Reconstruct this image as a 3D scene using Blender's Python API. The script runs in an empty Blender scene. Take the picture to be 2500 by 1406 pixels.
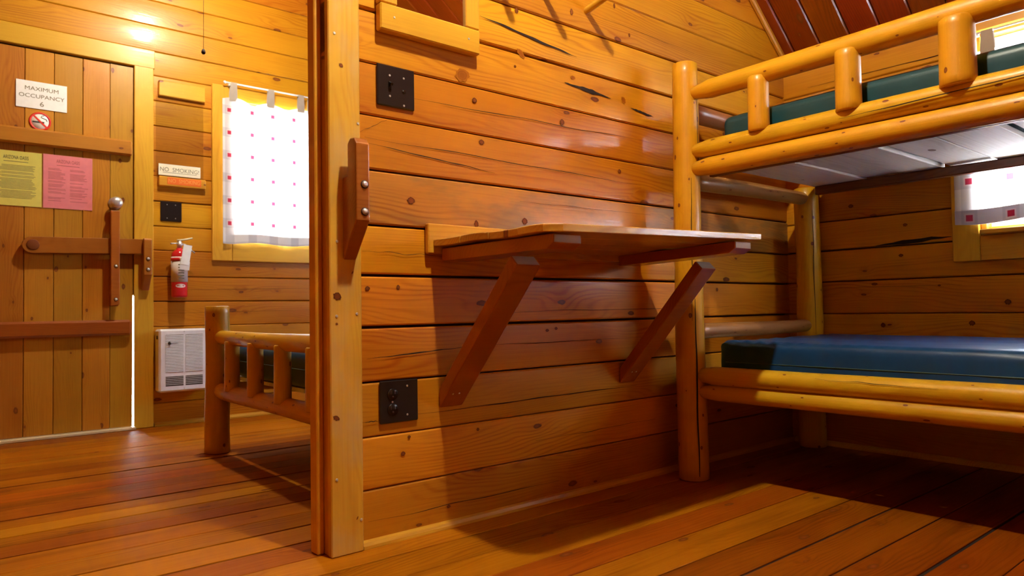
import bpy, bmesh, math, random
from mathutils import Vector, Matrix, noise

random.seed(7)
S = bpy.context.scene
COL = S.collection

# ------------------------------------------------------------------ camera
def setup_camera():
    yaw, pitch, roll = [math.radians(a) for a in (50.56988, 1.76884, -0.90599)]
    fwd = Vector((math.cos(pitch)*math.cos(yaw), math.cos(pitch)*math.sin(yaw), math.sin(pitch)))
    right = Vector((math.sin(yaw), -math.cos(yaw), 0))
    up = right.cross(fwd)
    r2 = math.cos(roll)*right + math.sin(roll)*up
    u2 = -math.sin(roll)*right + math.cos(roll)*up
    cd = bpy.data.cameras.new('camera')
    co = bpy.data.objects.new('camera', cd)
    COL.objects.link(co)
    m = Matrix((r2, u2, -fwd)).transposed().to_4x4()
    m.translation = (0, 0, 0.63)
    co.matrix_world = m
    cd.sensor_width = 36
    cd.lens = 1712.794/2500*36
    cd.clip_start = 0.02
    cd.dof.use_dof = True
    cd.dof.focus_distance = 2.35
    cd.dof.aperture_fstop = 3.4
    S.camera = co
setup_camera()

# ------------------------------------------------------------------ world, lamps, exposure
SKY = 76.0
MAIN_W, FRONT_W = 120.0, 86.0
LAMP_COL = (1.0, 0.89, 0.66)
MAIN_P = (1.00, 0.83, 2.52)
FRONT_P = (1.10, 3.42, 2.58)
w = bpy.data.worlds.new('world'); S.world = w; w.use_nodes = True
bg = w.node_tree.nodes['Background']
bg.inputs[0].default_value = (0.76, 0.88, 1.0, 1); bg.inputs[1].default_value = SKY
S.view_settings.view_transform = 'Standard'
S.view_settings.look = 'None'
S.view_settings.gamma = 1.0
S.view_settings.use_curve_mapping = False
S.view_settings.exposure = 0.0
cy = S.cycles
cy.max_bounces = 7; cy.diffuse_bounces = 4; cy.glossy_bounces = 3; cy.transmission_bounces = 4; cy.transparent_max_bounces = 10
cy.caustics_reflective = False; cy.caustics_refractive = False
cy.use_adaptive_sampling = True; cy.adaptive_threshold = 0.02
cy.use_denoising = True; cy.sample_clamp_indirect = 0.0

# ------------------------------------------------------------------ material helpers
class NT:
    def __init__(s, name):
        s.m = bpy.data.materials.new(name); s.m.use_nodes = True
        s.t = s.m.node_tree; s.t.nodes.clear()
        s.out = s.t.nodes.new('ShaderNodeOutputMaterial')
    def n(s, typ, **kw):
        nd = s.t.nodes.new('ShaderNode'+typ)
        for k, v in kw.items(): setattr(nd, k, v)
        return nd
    def link(s, a, b): s.t.links.new(a, b)
    def val(s, sock, v):
        if hasattr(v, 'is_output') or isinstance(v, bpy.types.NodeSocket): s.link(v, sock)
        else: sock.default_value = v
    def math(s, op, a, b=None, c=None, clamp=False):
        nd = s.n('Math', operation=op, use_clamp=clamp)
        s.val(nd.inputs[0], a)
        if b is not None: s.val(nd.inputs[1], b)
        if c is not None: s.val(nd.inputs[2], c)
        return nd.outputs[0]
    def vmath(s, op, a, b):
        nd = s.n('VectorMath', operation=op); s.val(nd.inputs[0], a); s.val(nd.inputs[1], b)
        return nd.outputs[0]
    def mix(s, f, a, b, blend='MIX'):
        nd = s.n('Mix', data_type='RGBA', blend_type=blend)
        s.val(nd.inputs[0], f); s.val(nd.inputs[6], a); s.val(nd.inputs[7], b)
        return nd.outputs[2]
    def noise(s, vec, scale, detail=2.0, rough=0.5):
        nd = s.n('TexNoise'); s.link(vec, nd.inputs['Vector'])
        nd.inputs['Scale'].default_value = scale; nd.inputs['Detail'].default_value = detail
        nd.inputs['Roughness'].default_value = rough
        return nd.outputs[0]
    def smooth(s, v, a, b, lo=0.0, hi=1.0):
        nd = s.n('MapRange', interpolation_type='SMOOTHSTEP'); s.val(nd.inputs[0], v)
        s.val(nd.inputs[1], a); s.val(nd.inputs[2], b)
        nd.inputs[3].default_value = lo; nd.inputs[4].default_value = hi
        return nd.outputs[0]
    def bsdf(s, **kw):
        b = s.n('BsdfPrincipled')
        for k, v in kw.items(): s.val(b.inputs[k.replace('_', ' ')], v)
        s.link(b.outputs[0], s.out.inputs[0]); return b

def c4(c): return (c[0], c[1], c[2], 1)

def wood(name, light, dark, rough=0.36, coat=0.35, coat_rough=0.14, ring=0.58, fiber=0.62, var=0.16, dim3=False, ringf=430.0,
         knots=1.0, kx=2.7, ky=6.0, knot_col=(0.13, 0.032, 0.006), bump=0.35, stain=None, wear=0.0, spec=0.4, alb=0.82, cup=0.0):
    light = [x*alb for x in light]; dark = [x*alb for x in dark]
    if stain: stain = [x*alb for x in stain]
    t = NT(name)
    tc = t.n('TexCoord'); oi = t.n('ObjectInfo')
    rnd = oi.outputs['Random']
    cb = t.n('CombineXYZ')
    t.link(t.math('MULTIPLY', rnd, 53.7), cb.inputs[0])
    t.link(t.math('MULTIPLY', rnd, 17.31), cb.inputs[1])
    t.link(t.math('MULTIPLY', rnd, 91.7), cb.inputs[2])
    P = t.vmath('ADD', tc.outputs['Object'], cb.outputs[0])
    # knots
    if dim3:   # unroll the log surface
        so = t.n('SeparateXYZ'); t.link(tc.outputs['Object'], so.inputs[0])
        cu_ = t.n('CombineXYZ'); t.link(so.outputs[0], cu_.inputs[0])
        t.link(t.math('MULTIPLY', t.math('ARCTAN2', so.outputs[2], so.outputs[1]), 0.05), cu_.inputs[1])
        P = t.vmath('ADD', cu_.outputs[0], cb.outputs[0])
    vn = t.n('TexVoronoi', voronoi_dimensions='2D', feature='F1')
    t.link(t.vmath('MULTIPLY', P, (kx, ky, ky)), vn.inputs['Vector'])
    vn.inputs['Scale'].default_value = 1.0
    sep = t.n('SeparateColor'); t.link(vn.outputs['Color'], sep.inputs[0])
    wob = t.noise(P, 60, 2)
    d = t.math('ADD', vn.outputs['Distance'], t.math('MULTIPLY', t.math('SUBTRACT', wob, 0.5), 0.035))
    size = t.math('MULTIPLY_ADD', sep.outputs[0], 0.055, 0.022)
    on = t.math('GREATER_THAN', sep.outputs[1], 1.0 - 0.62*knots)
    kmask = t.math('MULTIPLY', t.smooth(d, size, t.math('MULTIPLY', size, 0.72)), on)
    halo = t.math('MULTIPLY', t.smooth(d, t.math('MULTIPLY', size, 5.5), 0.0), on)
    # rings
    sx = t.n('SeparateXYZ'); t.link(P, sx.inputs[0])
    low = t.noise(t.vmath('MULTIPLY', P, (1.1, 5.5, 5.5)), 1.0, 2)
    yy = t.math('ADD', sx.outputs[1], t.math('MULTIPLY', sx.outputs[2], 0.6))
    ph = t.math('ADD', t.math('MULTIPLY', yy, ringf), t.math('MULTIPLY', low, ringf*0.24))
    ph = t.math('ADD', ph, t.math('MULTIPLY', halo, 9.0))
    rg = t.math('MULTIPLY_ADD', t.math('SINE', ph), 0.5, 0.5)
    rg = t.math('POWER', rg, 2.4)
    rmod = t.smooth(t.noise(t.vmath('MULTIPLY', P, (1.3, 7, 7)), 1.0, 1), 0.35, 0.7)
    rg = t.math('MULTIPLY', rg, rmod)
    fb = t.noise(t.vmath('MULTIPLY', P, (3.5, 210, 210)), 1.0, 3, 0.65)
    bl = t.noise(t.vmath('MULTIPLY', P, (1.6, 6, 6)), 1.0, 3)
    f = t.math('ADD', t.math('MULTIPLY', rg, ring), t.math('MULTIPLY', t.math('SUBTRACT', fb, 0.45), fiber*1.6))
    f = t.math('ADD', f, t.math('MULTIPLY', t.math('SUBTRACT', bl, 0.45), 1.25))
    f = t.math('ADD', f, t.math('MULTIPLY', halo, 0.28), clamp=True)
    col = t.mix(f, c4(light), c4(dark))
    if stain:
        sm = t.smooth(t.noise(t.vmath('MULTIPLY', P, (3.0, 9, 9)), 1.0, 4, 0.6), 0.42, 0.66)
        col = t.mix(t.math('MULTIPLY', sm, 0.75), col, c4(stain))
    if wear:
        wm = t.smooth(t.noise(t.vmath('MULTIPLY', P, (0.9, 14, 14)), 1.0, 4, 0.6), 0.5, 0.75)
        col = t.mix(t.math('MULTIPLY', wm, wear), col, c4([x*0.45 for x in dark]))
    hs = t.n('HueSaturation'); t.link(col, hs.inputs['Color'])
    t.link(t.math('MULTIPLY_ADD', t.math('FRACT', t.math('MULTIPLY', rnd, 7.77)), 0.022, 0.489), hs.inputs['Hue'])
    hs.inputs['Saturation'].default_value = 1.0
    t.link(t.math('MULTIPLY_ADD', t.math('FRACT', t.math('MULTIPLY', rnd, 3.33)), 2*var, 1-var), hs.inputs['Value'])
    kc = t.mix(t.smooth(d, 0.0, size), c4([x*1.9 for x in knot_col]), c4(knot_col))
    col = t.mix(kmask, hs.outputs[0], kc)
    rr = t.math('MULTIPLY_ADD', fb, 0.22, rough-0.1)
    bp = t.n('Bump'); bp.inputs['Strength'].default_value = bump; bp.inputs['Distance'].default_value = 0.0016
    hgt = t.math('MULTIPLY', t.noise(t.vmath('MULTIPLY', P, (5, 150, 150)), 1.0, 1), 0.5)
    hgt = t.math('ADD', hgt, t.math('MULTIPLY', t.noise(t.vmath('MULTIPLY', P, (3, 14, 14)), 1.0, 1), 2.2))
    if cup:
        so_ = t.n('SeparateXYZ'); t.link(tc.outputs['Object'], so_.inputs[0])
        hgt = t.math('SUBTRACT', hgt, t.math('MULTIPLY', t.math('MULTIPLY', so_.outputs[1], so_.outputs[1]), cup))
    t.link(hgt, bp.inputs['Height'])
    b = t.bsdf(Base_Color=col, Roughness=rr, Coat_Weight=coat, Coat_Roughness=coat_rough)
    b.inputs['Specular IOR Level'].default_value = spec
    t.link(bp.outputs[0], b.inputs['Normal']); t.link(bp.outputs[0], b.inputs['Coat Normal'])
    return t.m

def plain(name, col, rough=0.5, metal=0.0, coat=0.0, spec=0.5, bump=None, grime=0.0):
    t = NT(name)
    tc = t.n('TexCoord')
    nz = t.noise(tc.outputs['Object'], 38, 3)
    k = t.math('MULTIPLY_ADD', nz, 0.16 + grime, 0.92 - grime*0.5)
    cc = t.mix(1.0, c4(col), k, 'MULTIPLY')
    b = t.bsdf(Base_Color=cc, Roughness=rough, Metallic=metal, Coat_Weight=coat)
    b.inputs['Specular IOR Level'].default_value = spec
    if bump:
        bp = t.n('Bump'); bp.inputs['Strength'].default_value = bump[1]; bp.inputs['Distance'].default_value = bump[2]
        t.link(t.noise(tc.outputs['Object'], bump[0], 3), bp.inputs['Height']); t.link(bp.outputs[0], b.inputs['Normal'])
    return t.m

def clear_sheet(name, tint=(1, 1, 1), gloss=0.08, rough=0.03, wave=0.0, fres=True, strength=1.0):
    t = NT(name)
    tr = t.n('BsdfTransparent'); tr.inputs[0].default_value = c4(tint)
    gl = t.n('BsdfGlossy'); gl.inputs['Roughness'].default_value = rough
    mx = t.n('MixShader')
    lw = t.n('LayerWeight'); lw.inputs[0].default_value = 0.5
    fr = t.math('MULTIPLY_ADD', t.math('POWER', lw.outputs['Facing'], 5.0), 0.90, 0.04)
    t.link(t.math('MULTIPLY', fr, strength, clamp=True), mx.inputs[0])
    if wave:
        tc = t.n('TexCoord'); bp = t.n('Bump'); bp.inputs['Strength'].default_value = 1.0; bp.inputs['Distance'].default_value = wave
        t.link(t.noise(tc.outputs['Object'], 14, 1), bp.inputs['Height']); t.link(bp.outputs[0], gl.inputs['Normal'])
    t.link(tr.outputs[0], mx.inputs[1]); t.link(gl.outputs[0], mx.inputs[2]); t.link(mx.outputs[0], t.out.inputs[0])
    return t.m

def curtain_mat(name='plaid_curtain', trans=0.55):
    t = NT(name)
    uv = t.n('UVMap'); sx = t.n('SeparateXYZ'); t.link(uv.outputs[0], sx.inputs[0])
    per = 0.138
    def band(s, off, half):
        f = t.math('FRACT', t.math('ADD', t.math('DIVIDE', s, per), off))
        a = t.math('ABSOLUTE', t.math('SUBTRACT', f, 0.5))
        return t.smooth(a, half+0.01, half-0.01)
    u, v = sx.outputs[0], sx.outputs[1]
    col = c4((0.80, 0.78, 0.78))
    bu, bv = band(u, 0.0, 0.20), band(v, 0.0, 0.20)
    col = t.mix(t.math('MULTIPLY', bu, 0.42), col, c4((0.36, 0.33, 0.37)))
    col = t.mix(t.math('MULTIPLY', bv, 0.42), col, c4((0.36, 0.33, 0.37)))
    for o in (0.0, ):
        iu, iv = band(u, o, 0.125), band(v, o, 0.125)
        col = t.mix(t.math('MULTIPLY', t.math('MULTIPLY', iu, iv), 0.75), col, c4((0.72, 0.55, 0.55)))
        ru, rv = band(u, o, 0.085), band(v, o, 0.085)
        col = t.mix(t.math('MULTIPLY', ru, rv), col, c4((0.42, 0.035, 0.07)))
    wv = t.noise(t.vmath('MULTIPLY', uv.outputs[0], (900, 900, 1)), 1.0, 1)
    col = t.mix(0.15, col, wv, 'MULTIPLY')
    df = t.n('BsdfDiffuse'); tl = t.n('BsdfTranslucent'); t.link(col, df.inputs[0]); t.link(col, tl.inputs[0])
    mx = t.n('MixShader'); mx.inputs[0].default_value = trans
    t.link(df.outputs[0], mx.inputs[1]); t.link(tl.outputs[0], mx.inputs[2]); t.link(mx.outputs[0], t.out.inputs[0])
    return t.m

def radial_mat(name, inner, outer):
    t = NT(name); tc = t.n('TexCoord')
    ln = t.n('VectorMath', operation='LENGTH'); t.link(tc.outputs['Object'], ln.inputs[0])
    l = t.math('ADD', ln.outputs['Value'], t.math('MULTIPLY', t.math('SUBTRACT', t.noise(tc.outputs['Object'], 3.5, 2), 0.5), 0.35))
    rings = t.math('MULTIPLY_ADD', t.math('SINE', t.math('MULTIPLY', l, 21.0)), 0.18, 0.0)
    col = t.mix(t.smooth(t.math('ADD', l, rings), 0.35, 0.95), c4(inner), c4(outer))
    t.bsdf(Base_Color=col, Roughness=0.6).inputs['Specular IOR Level'].default_value = 0.15
    return t.m

M = {}
M['wall'] = wood('amber_pine_wall', (0.71, 0.290, 0.010), (0.46, 0.128, 0.003), rough=0.38, coat=0.25, coat_rough=0.10, spec=0.3, cup=700.0)
M['wall_grey'] = wood('weathered_pine', (0.62, 0.285, 0.03), (0.40, 0.145, 0.01), stain=(0.25, 0.155, 0.045), ring=0.8)
M['post'] = wood('worn_post_pine', (0.81, 0.50, 0.045), (0.63, 0.32, 0.016), var=0.03, knots=0.0, ring=0.3, stain=(0.66, 0.46, 0.17))
M['trim'] = wood('pale_pine_trim', (0.78, 0.40, 0.028), (0.58, 0.235, 0.009), var=0.08, knots=0.5, ring=0.35)
M['red'] = wood('red_stained_wood', (0.47, 0.130, 0.013), (0.30, 0.060, 0.004), var=0.08, knots=0.25, ring=0.35, fiber=0.25, rough=0.32, coat=0.5)
M['table'] = wood('table_pine', (0.74, 0.39, 0.05), (0.54, 0.21, 0.014), var=0.08, knots=0.9, rough=0.34, coat=0.45)
M['log'] = wood('peeled_log', (0.74, 0.385, 0.010), (0.55, 0.225, 0.003), var=0.06, knots=1.5, kx=7.0, ky=10.0, dim3=True, ring=0.25, fiber=0.45, rough=0.40, coat=0.18, coat_rough=0.18, bump=0.3)
M['floor'] = wood('varnished_floor_pine', (0.56, 0.160, 0.004), (0.32, 0.062, 0.0015), var=0.22, rough=0.5, coat=0.0, coat_rough=0.3, spec=0.05, alb=0.64, wear=0.4, bump=0.3)
M['floor_dimmed'] = wood('dimmed_floor_pine', (0.46, 0.118, 0.003), (0.27, 0.046, 0.001), var=0.12, rough=0.5, coat=0.0, wear=0.4, bump=0.3, spec=0.05, alb=0.62)  # redder, darker boards; fading light toward the near corner put into the colour
M['floor_pale'] = wood('pale_floor_pine', (0.74, 0.285, 0.007), (0.50, 0.150, 0.003), var=0.08, rough=0.5, coat=0.0, wear=0.25, bump=0.3, spec=0.05, alb=0.68)
M['log_shaded'] = wood('shaded_log', (0.42, 0.175, 0.055), (0.28, 0.095, 0.025), var=0.05, knots=1.2, kx=7.0, ky=10.0, dim3=True, ring=0.25, fiber=0.45, rough=0.38, coat=0.25, bump=0.3)  # shade and bluish daylight on the end rails put into the log colour
M['door'] = wood('door_pine', (0.63, 0.268, 0.020), (0.41, 0.130, 0.006), var=0.12, knots=1.3, kx=4.0, ky=7.0, ring=0.35)
M['ceil'] = wood('dark_pine_ceiling', (0.33, 0.050, 0.002), (0.19, 0.022, 0.001), var=0.12, rough=0.30, coat=0.5, coat_rough=0.12)
M['plat'] = wood('bare_grey_board', (0.76, 0.72, 0.68), (0.52, 0.46, 0.42), var=0.10, rough=0.6, coat=0.0, alb=1.0, ring=0.6, knot_col=(0.14, 0.09, 0.06), knots=1.0)
M['plat_edge'] = plain('cut_board_edge', (0.72, 0.58, 0.40), 0.7)
M['dark'] = plain('dark_backing', (0.07, 0.02, 0.004), 0.8)
M['gap'] = plain('floor_gap_dark', (0.012, 0.006, 0.003), 0.9)  # near-black slab under the boards, showing as dark gap lines
M['crack'] = plain('crack_shadow', (0.018, 0.006, 0.002), 0.9)
M['endgrain'] = wood('pale_end_grain', (0.58, 0.44, 0.34), (0.40, 0.27, 0.18), rough=0.6, coat=0.1, knots=0, ring=0.7)
M['ledger'] = wood('dark_ledger', (0.20, 0.055, 0.012), (0.12, 0.028, 0.006), knots=0.3)
M['knot'] = radial_mat('knot_wood', (0.21, 0.055, 0.010), (0.075, 0.020, 0.005))
M['peg'] = radial_mat('peg_rings', (0.20, 0.055, 0.012), (0.30, 0.075, 0.010))
M['knot_soft'] = radial_mat('amber_knot_wood', (0.27, 0.072, 0.002), (0.38, 0.120, 0.003))
M['steel'] = plain('steel', (0.72, 0.73, 0.74), 0.42, metal=0.75)
M['bolt_hole'] = plain('bolt_recess', (0.05, 0.012, 0.004), 0.8)
M['black'] = plain('black_brown_plastic', (0.016, 0.009, 0.008), 0.3, spec=0.4)
M['black2'] = plain('black_socket', (0.010, 0.007, 0.007), 0.22)
M['white'] = plain('white_enamel', (0.87, 0.89, 0.95), 0.4)
M['slot'] = plain('grille_shadow', (0.13, 0.11, 0.08), 0.8)
M['slot_dark'] = plain('vent_dark', (0.035, 0.025, 0.018), 0.8)
M['redpaint'] = plain('red_paint', (0.62, 0.015, 0.02), 0.22, coat=0.5)
M['paper'] = plain('white_card', (0.86, 0.86, 0.84), 0.55)
M['cream'] = plain('cream_card', (0.82, 0.76, 0.58), 0.55)
M['yellow'] = plain('yellow_paper', (0.78, 0.70, 0.13), 0.55)
M['pink'] = plain('pink_paper', (0.86, 0.24, 0.27), 0.55)
M['ink'] = plain('ink', (0.03, 0.03, 0.025), 0.6)
M['ink_soft'] = plain('grey_ink', (0.16, 0.13, 0.06), 0.6)
M['ink_pink'] = plain('ink_on_pink', (0.42, 0.06, 0.08), 0.6)
M['signred'] = plain('sign_red', (0.72, 0.03, 0.015), 0.45)
M['orange'] = plain('orange_sticker', (0.78, 0.15, 0.012), 0.45)
M['orange_txt'] = plain('orange_print', (0.85, 0.36, 0.08), 0.5)
M['labelwhite'] = plain('extinguisher_label', (0.72, 0.68, 0.66), 0.45)
M['sleeve'] = clear_sheet('plastic_sleeve', wave=0.012, rough=0.06, strength=1.6)
M['acrylic'] = clear_sheet('acrylic_sheet', tint=(0.90, 0.88, 0.86), wave=0.004, rough=0.05, strength=2.2)
M['glass'] = clear_sheet('window_glass', rough=0.01)
t_ = NT('mirror_glass'); t_.bsdf(Base_Color=c4((0.84, 0.82, 0.80)), Metallic=1.0, Roughness=0.015); M['mirror'] = t_.m
M['curtain'] = curtain_mat()
M['hem'] = curtain_mat('plaid_hem', 0.018)
M['curtain_dim'] = curtain_mat('plaid_curtain_dim', 0.15)  # same plaid, less translucent to imitate weaker daylight at the front window
M['hem_dim'] = curtain_mat('plaid_hem_dim', 0.012)
t_ = NT('fill_window_pane'); tl_ = t_.n('BsdfTranslucent'); tl_.inputs[0].default_value = (0.065, 0.068, 0.072, 1); t_.link(tl_.outputs[0], t_.out.inputs[0]); M['fill_pane'] = t_.m  # dim translucent pane of the added fill window
t_ = NT('frosted_pane_side'); tl_ = t_.n('BsdfTranslucent'); tl_.inputs[0].default_value = (0.45, 0.47, 0.50, 1); t_.link(tl_.outputs[0], t_.out.inputs[0]); M['fill_pane2'] = t_.m
M['tab'] = plain('taupe_fabric', (0.36, 0.30, 0.25), 0.9)
M['rod'] = plain('white_rod', (0.82, 0.82, 0.80), 0.35)
M['chrome'] = plain('satin_chrome', (0.72, 0.72, 0.72), 0.34, metal=0.7)
M['brass'] = plain('worn_threshold', (0.75, 0.62, 0.36), 0.42)
def vinyl(name, a):
    t = NT(name); tc = t.n('TexCoord')
    nz = t.noise(tc.outputs['Object'], 9, 4)
    col = t.mix(nz, c4([x*0.8 for x in a]), c4([x*1.2 for x in a]))
    b = t.bsdf(Base_Color=col, Roughness=0.36)
    b.inputs['Specular IOR Level'].default_value = 0.35
    bp = t.n('Bump'); bp.inputs['Strength'].default_value = 0.5; bp.inputs['Distance'].default_value = 0.004
    wv = t.noise(t.vmath('MULTIPLY', tc.outputs['Object'], (10, 2.2, 5)), 1.0, 3)
    t.link(t.math('ADD', wv, t.math('MULTIPLY', t.noise(tc.outputs['Object'], 400, 1), 0.03)), bp.inputs['Height'])
    t.link(bp.outputs[0], b.inputs['Normal'])
    return t.m
M['vinyl'] = vinyl('blue_teal_vinyl', (0.004, 0.046, 0.135))
M['vinyl_green'] = vinyl('green_teal_vinyl', (0.008, 0.048, 0.060))
M['seam'] = plain('teal_piping', (0.055, 0.11, 0.115), 0.45)

# ------------------------------------------------------------------ object helpers
def tag(o, label=None, cat=None, group=None, kind=None):
    if label: o['label'] = label
    if cat: o['category'] = cat
    if group: o['group'] = group
    if kind: o['kind'] = kind
    return o
def put(o, parent):
    COL.objects.link(o)
    if parent is not None:
        o.parent = parent
        o.matrix_parent_inverse = parent.matrix_basis.inverted()
    return o
def empty(name, loc, label=None, cat=None, group=None, kind=None):
    o = bpy.data.objects.new(name, None); o.location = loc; o.empty_display_size = 0.05
    COL.objects.link(o); return tag(o, label, cat, group, kind)
def mesh_obj(name, bm, mat, parent=None, mw=None, smooth=False, mats=None):
    me = bpy.data.meshes.new(name); bm.normal_update(); bm.to_mesh(me); bm.free()
    for m in (mats or [mat]): me.materials.append(m)
    if smooth:
        for p in me.polygons: p.use_smooth = True
    o = bpy.data.objects.new(name, me)
    put(o, parent)
    if mw is not None: o.matrix_world = mw if parent is None else mw
    if parent is not None and mw is not None:
        o.matrix_basis = mw
    return o
def axes(x, y, z, loc):
    m = Matrix((Vector(x).normalized(), Vector(y).normalized(), Vector(z).normalized())).transposed().to_4x4()
    m.translation = loc; return m
_cache = {}
def boxmesh(L, W, T, bev):
    k = (round(L, 4), round(W, 4), round(T, 4), bev)
    if k in _cache: return _cache[k]
    bm = bmesh.new(); bmesh.ops.create_cube(bm, size=1.0)
    for v in bm.verts: v.co = (v.co.x*L, v.co.y*W, v.co.z*T)
    if bev: bmesh.ops.bevel(bm, geom=bm.edges[:], offset=min(bev, T*0.4, W*0.4, L*0.4), segments=1, affect='EDGES', profile=0.5)
    me = bpy.data.meshes.new('piece'); bm.to_mesh(me); bm.free()
    _cache[k] = me; return me
def piece(name, dims, mw, mat, parent=None, bev=0.003):
    base = boxmesh(*dims, bev)
    me = _cache.get((base.name, mat.name))
    if me is None:
        me = base.copy(); me.name = name; me.materials.append(mat); _cache[(base.name, mat.name)] = me
    o = bpy.data.objects.new(name, me); put(o, parent); o.matrix_basis = mw
    return o
# frames: FY faces -Y (X along X, width along Z); FYV faces -Y with grain vertical; FX faces -X
def FY(x, y, z): return axes((1, 0, 0), (0, 0, 1), (0, -1, 0), (x, y, z))
def FYV(x, y, z): return axes((0, 0, 1), (-1, 0, 0), (0, -1, 0), (x, y, z))
def FX(x, y, z): return axes((0, -1, 0), (0, 0, 1), (-1, 0, 0), (x, y, z))
def FXV(x, y, z): return axes((0, 0, 1), (0, 1, 0), (-1, 0, 0), (x, y, z))
def FZ(x, y, z): return axes((1, 0, 0), (0, 1, 0), (0, 0, 1), (x, y, z))
def boxY(name, x0, x1, z0, z1, y0, y1, mat, parent=None, bev=0.003, vert=False):
    c = ((x0+x1)/2, (y0+y1)/2, (z0+z1)/2)
    if vert: return piece(name, (z1-z0, x1-x0, abs(y1-y0)), FYV(*c), mat, parent, bev)
    return piece(name, (x1-x0, z1-z0, abs(y1-y0)), FY(*c), mat, parent, bev)
def boxX(name, y0, y1, z0, z1, x0, x1, mat, parent=None, bev=0.003, vert=False):
    c = ((x0+x1)/2, (y0+y1)/2, (z0+z1)/2)
    if vert: return piece(name, (z1-z0, abs(y1-y0), abs(x1-x0)), FXV(*c), mat, parent, bev)
    return piece(name, (abs(y1-y0), z1-z0, abs(x1-x0)), FX(*c), mat, parent, bev)
def slabs(name, boxes, mat, parent=None):
    bm = bmesh.new()
    for (x0, x1, y0, y1, z0, z1) in boxes:
        r = bmesh.ops.create_cube(bm, size=1.0)['verts']
        for v in r: v.co = ((x0+x1)/2+v.co.x*(x1-x0), (y0+y1)/2+v.co.y*(y1-y0), (z0+z1)/2+v.co.z*(z1-z0))
    return mesh_obj(name, bm, mat, parent)
def prism(name, prof, plane, a0, a1, mat, parent=None, bev=0.0):
    """extrude a closed profile. plane 'X': profile (y,z) from x=a0..a1; 'Y': profile (x,z) from y=a0..a1"""
    bm = bmesh.new()
    def P(p, a): return (a, p[0], p[1]) if plane == 'X' else (p[0], a, p[1])
    A = [bm.verts.new(P(p, a0)) for p in prof]; B = [bm.verts.new(P(p, a1)) for p in prof]
    n = len(prof)
    bm.faces.new(A); bm.faces.new(B[::-1])
    for i in range(n): bm.faces.new((A[i], B[i], B[(i+1) % n], A[(i+1) % n]))
    bmesh.ops.recalc_face_normals(bm, faces=bm.faces[:])
    if bev: bmesh.ops.bevel(bm, geom=bm.edges[:], offset=bev, segments=2, affect='EDGES', profile=0.6)
    c = sum((Vector(P(p, (a0+a1)/2)) for p in prof), Vector())/n
    for v in bm.verts: v.co -= c
    return mesh_obj(name, bm, mat, parent, Matrix.Translation(c))
def lathe(name, prof, loc, mat, parent=None, axis='Z', seg=24, smooth=True):
    """prof: list of (r, h) along the axis"""
    bm = bmesh.new(); rings = []
    for r, h in prof:
        rings.append([bm.verts.new((r*math.cos(2*math.pi*i/seg), r*math.sin(2*math.pi*i/seg), h)) for i in range(seg)] if r > 1e-6 else [bm.verts.new((0, 0, h))])
    for a, b in zip(rings, rings[1:]):
        for i in range(seg):
            q = [a[i % len(a)], a[(i+1) % len(a)], b[(i+1) % len(b)], b[i % len(b)]]
            q = list(dict.fromkeys(q))
            if len(q) > 2: bm.faces.new(q)
    for rg in (rings[0], rings[-1]):
        if len(rg) > 2: bm.faces.new(rg)
    bmesh.ops.recalc_face_normals(bm, faces=bm.faces[:])
    if axis == 'Z': m = Matrix.Translation(loc)
    elif axis == '-Y': m = axes((1, 0, 0), (0, 0, 1), (0, -1, 0), loc)
    elif axis == '-X': m = axes((0, -1, 0), (0, 0, 1), (-1, 0, 0), loc)
    o = mesh_obj(name, bm, mat, parent, m, smooth=False)
    if smooth:
        for p in o.data.polygons: p.use_smooth = len(p.vertices) <= 4
    return o
def tube(name, pts, r, mat, parent=None, seg=10):
    bm = bmesh.new(); rings = []
    pts = [Vector(p) for p in pts]; c = pts[0].copy()
    for i, p in enumerate(pts):
        d = (pts[min(i+1, len(pts)-1)] - pts[max(i-1, 0)]).normalized()
        a = d.orthogonal().normalized(); b = d.cross(a)
        rr = r if not isinstance(r, (list, tuple)) else r[i]
        rings.append([bm.verts.new(p - c + rr*(a*math.cos(2*math.pi*k/seg)+b*math.sin(2*math.pi*k/seg))) for k in range(seg)])
    for A, B in zip(rings, rings[1:]):
        off = min(range(seg), key=lambda s: sum((A[k].co-B[(k+s) % seg].co).length for k in range(seg)))
        for k in range(seg): bm.faces.new((A[k], A[(k+1) % seg], B[(k+1+off) % seg], B[(k+off) % seg]))
    bm.faces.new(rings[0]); bm.faces.new(rings[-1])
    bmesh.ops.recalc_face_normals(bm, faces=bm.faces[:])
    return mesh_obj(name, bm, mat, parent, Matrix.Translation(c), smooth=True)
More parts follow.
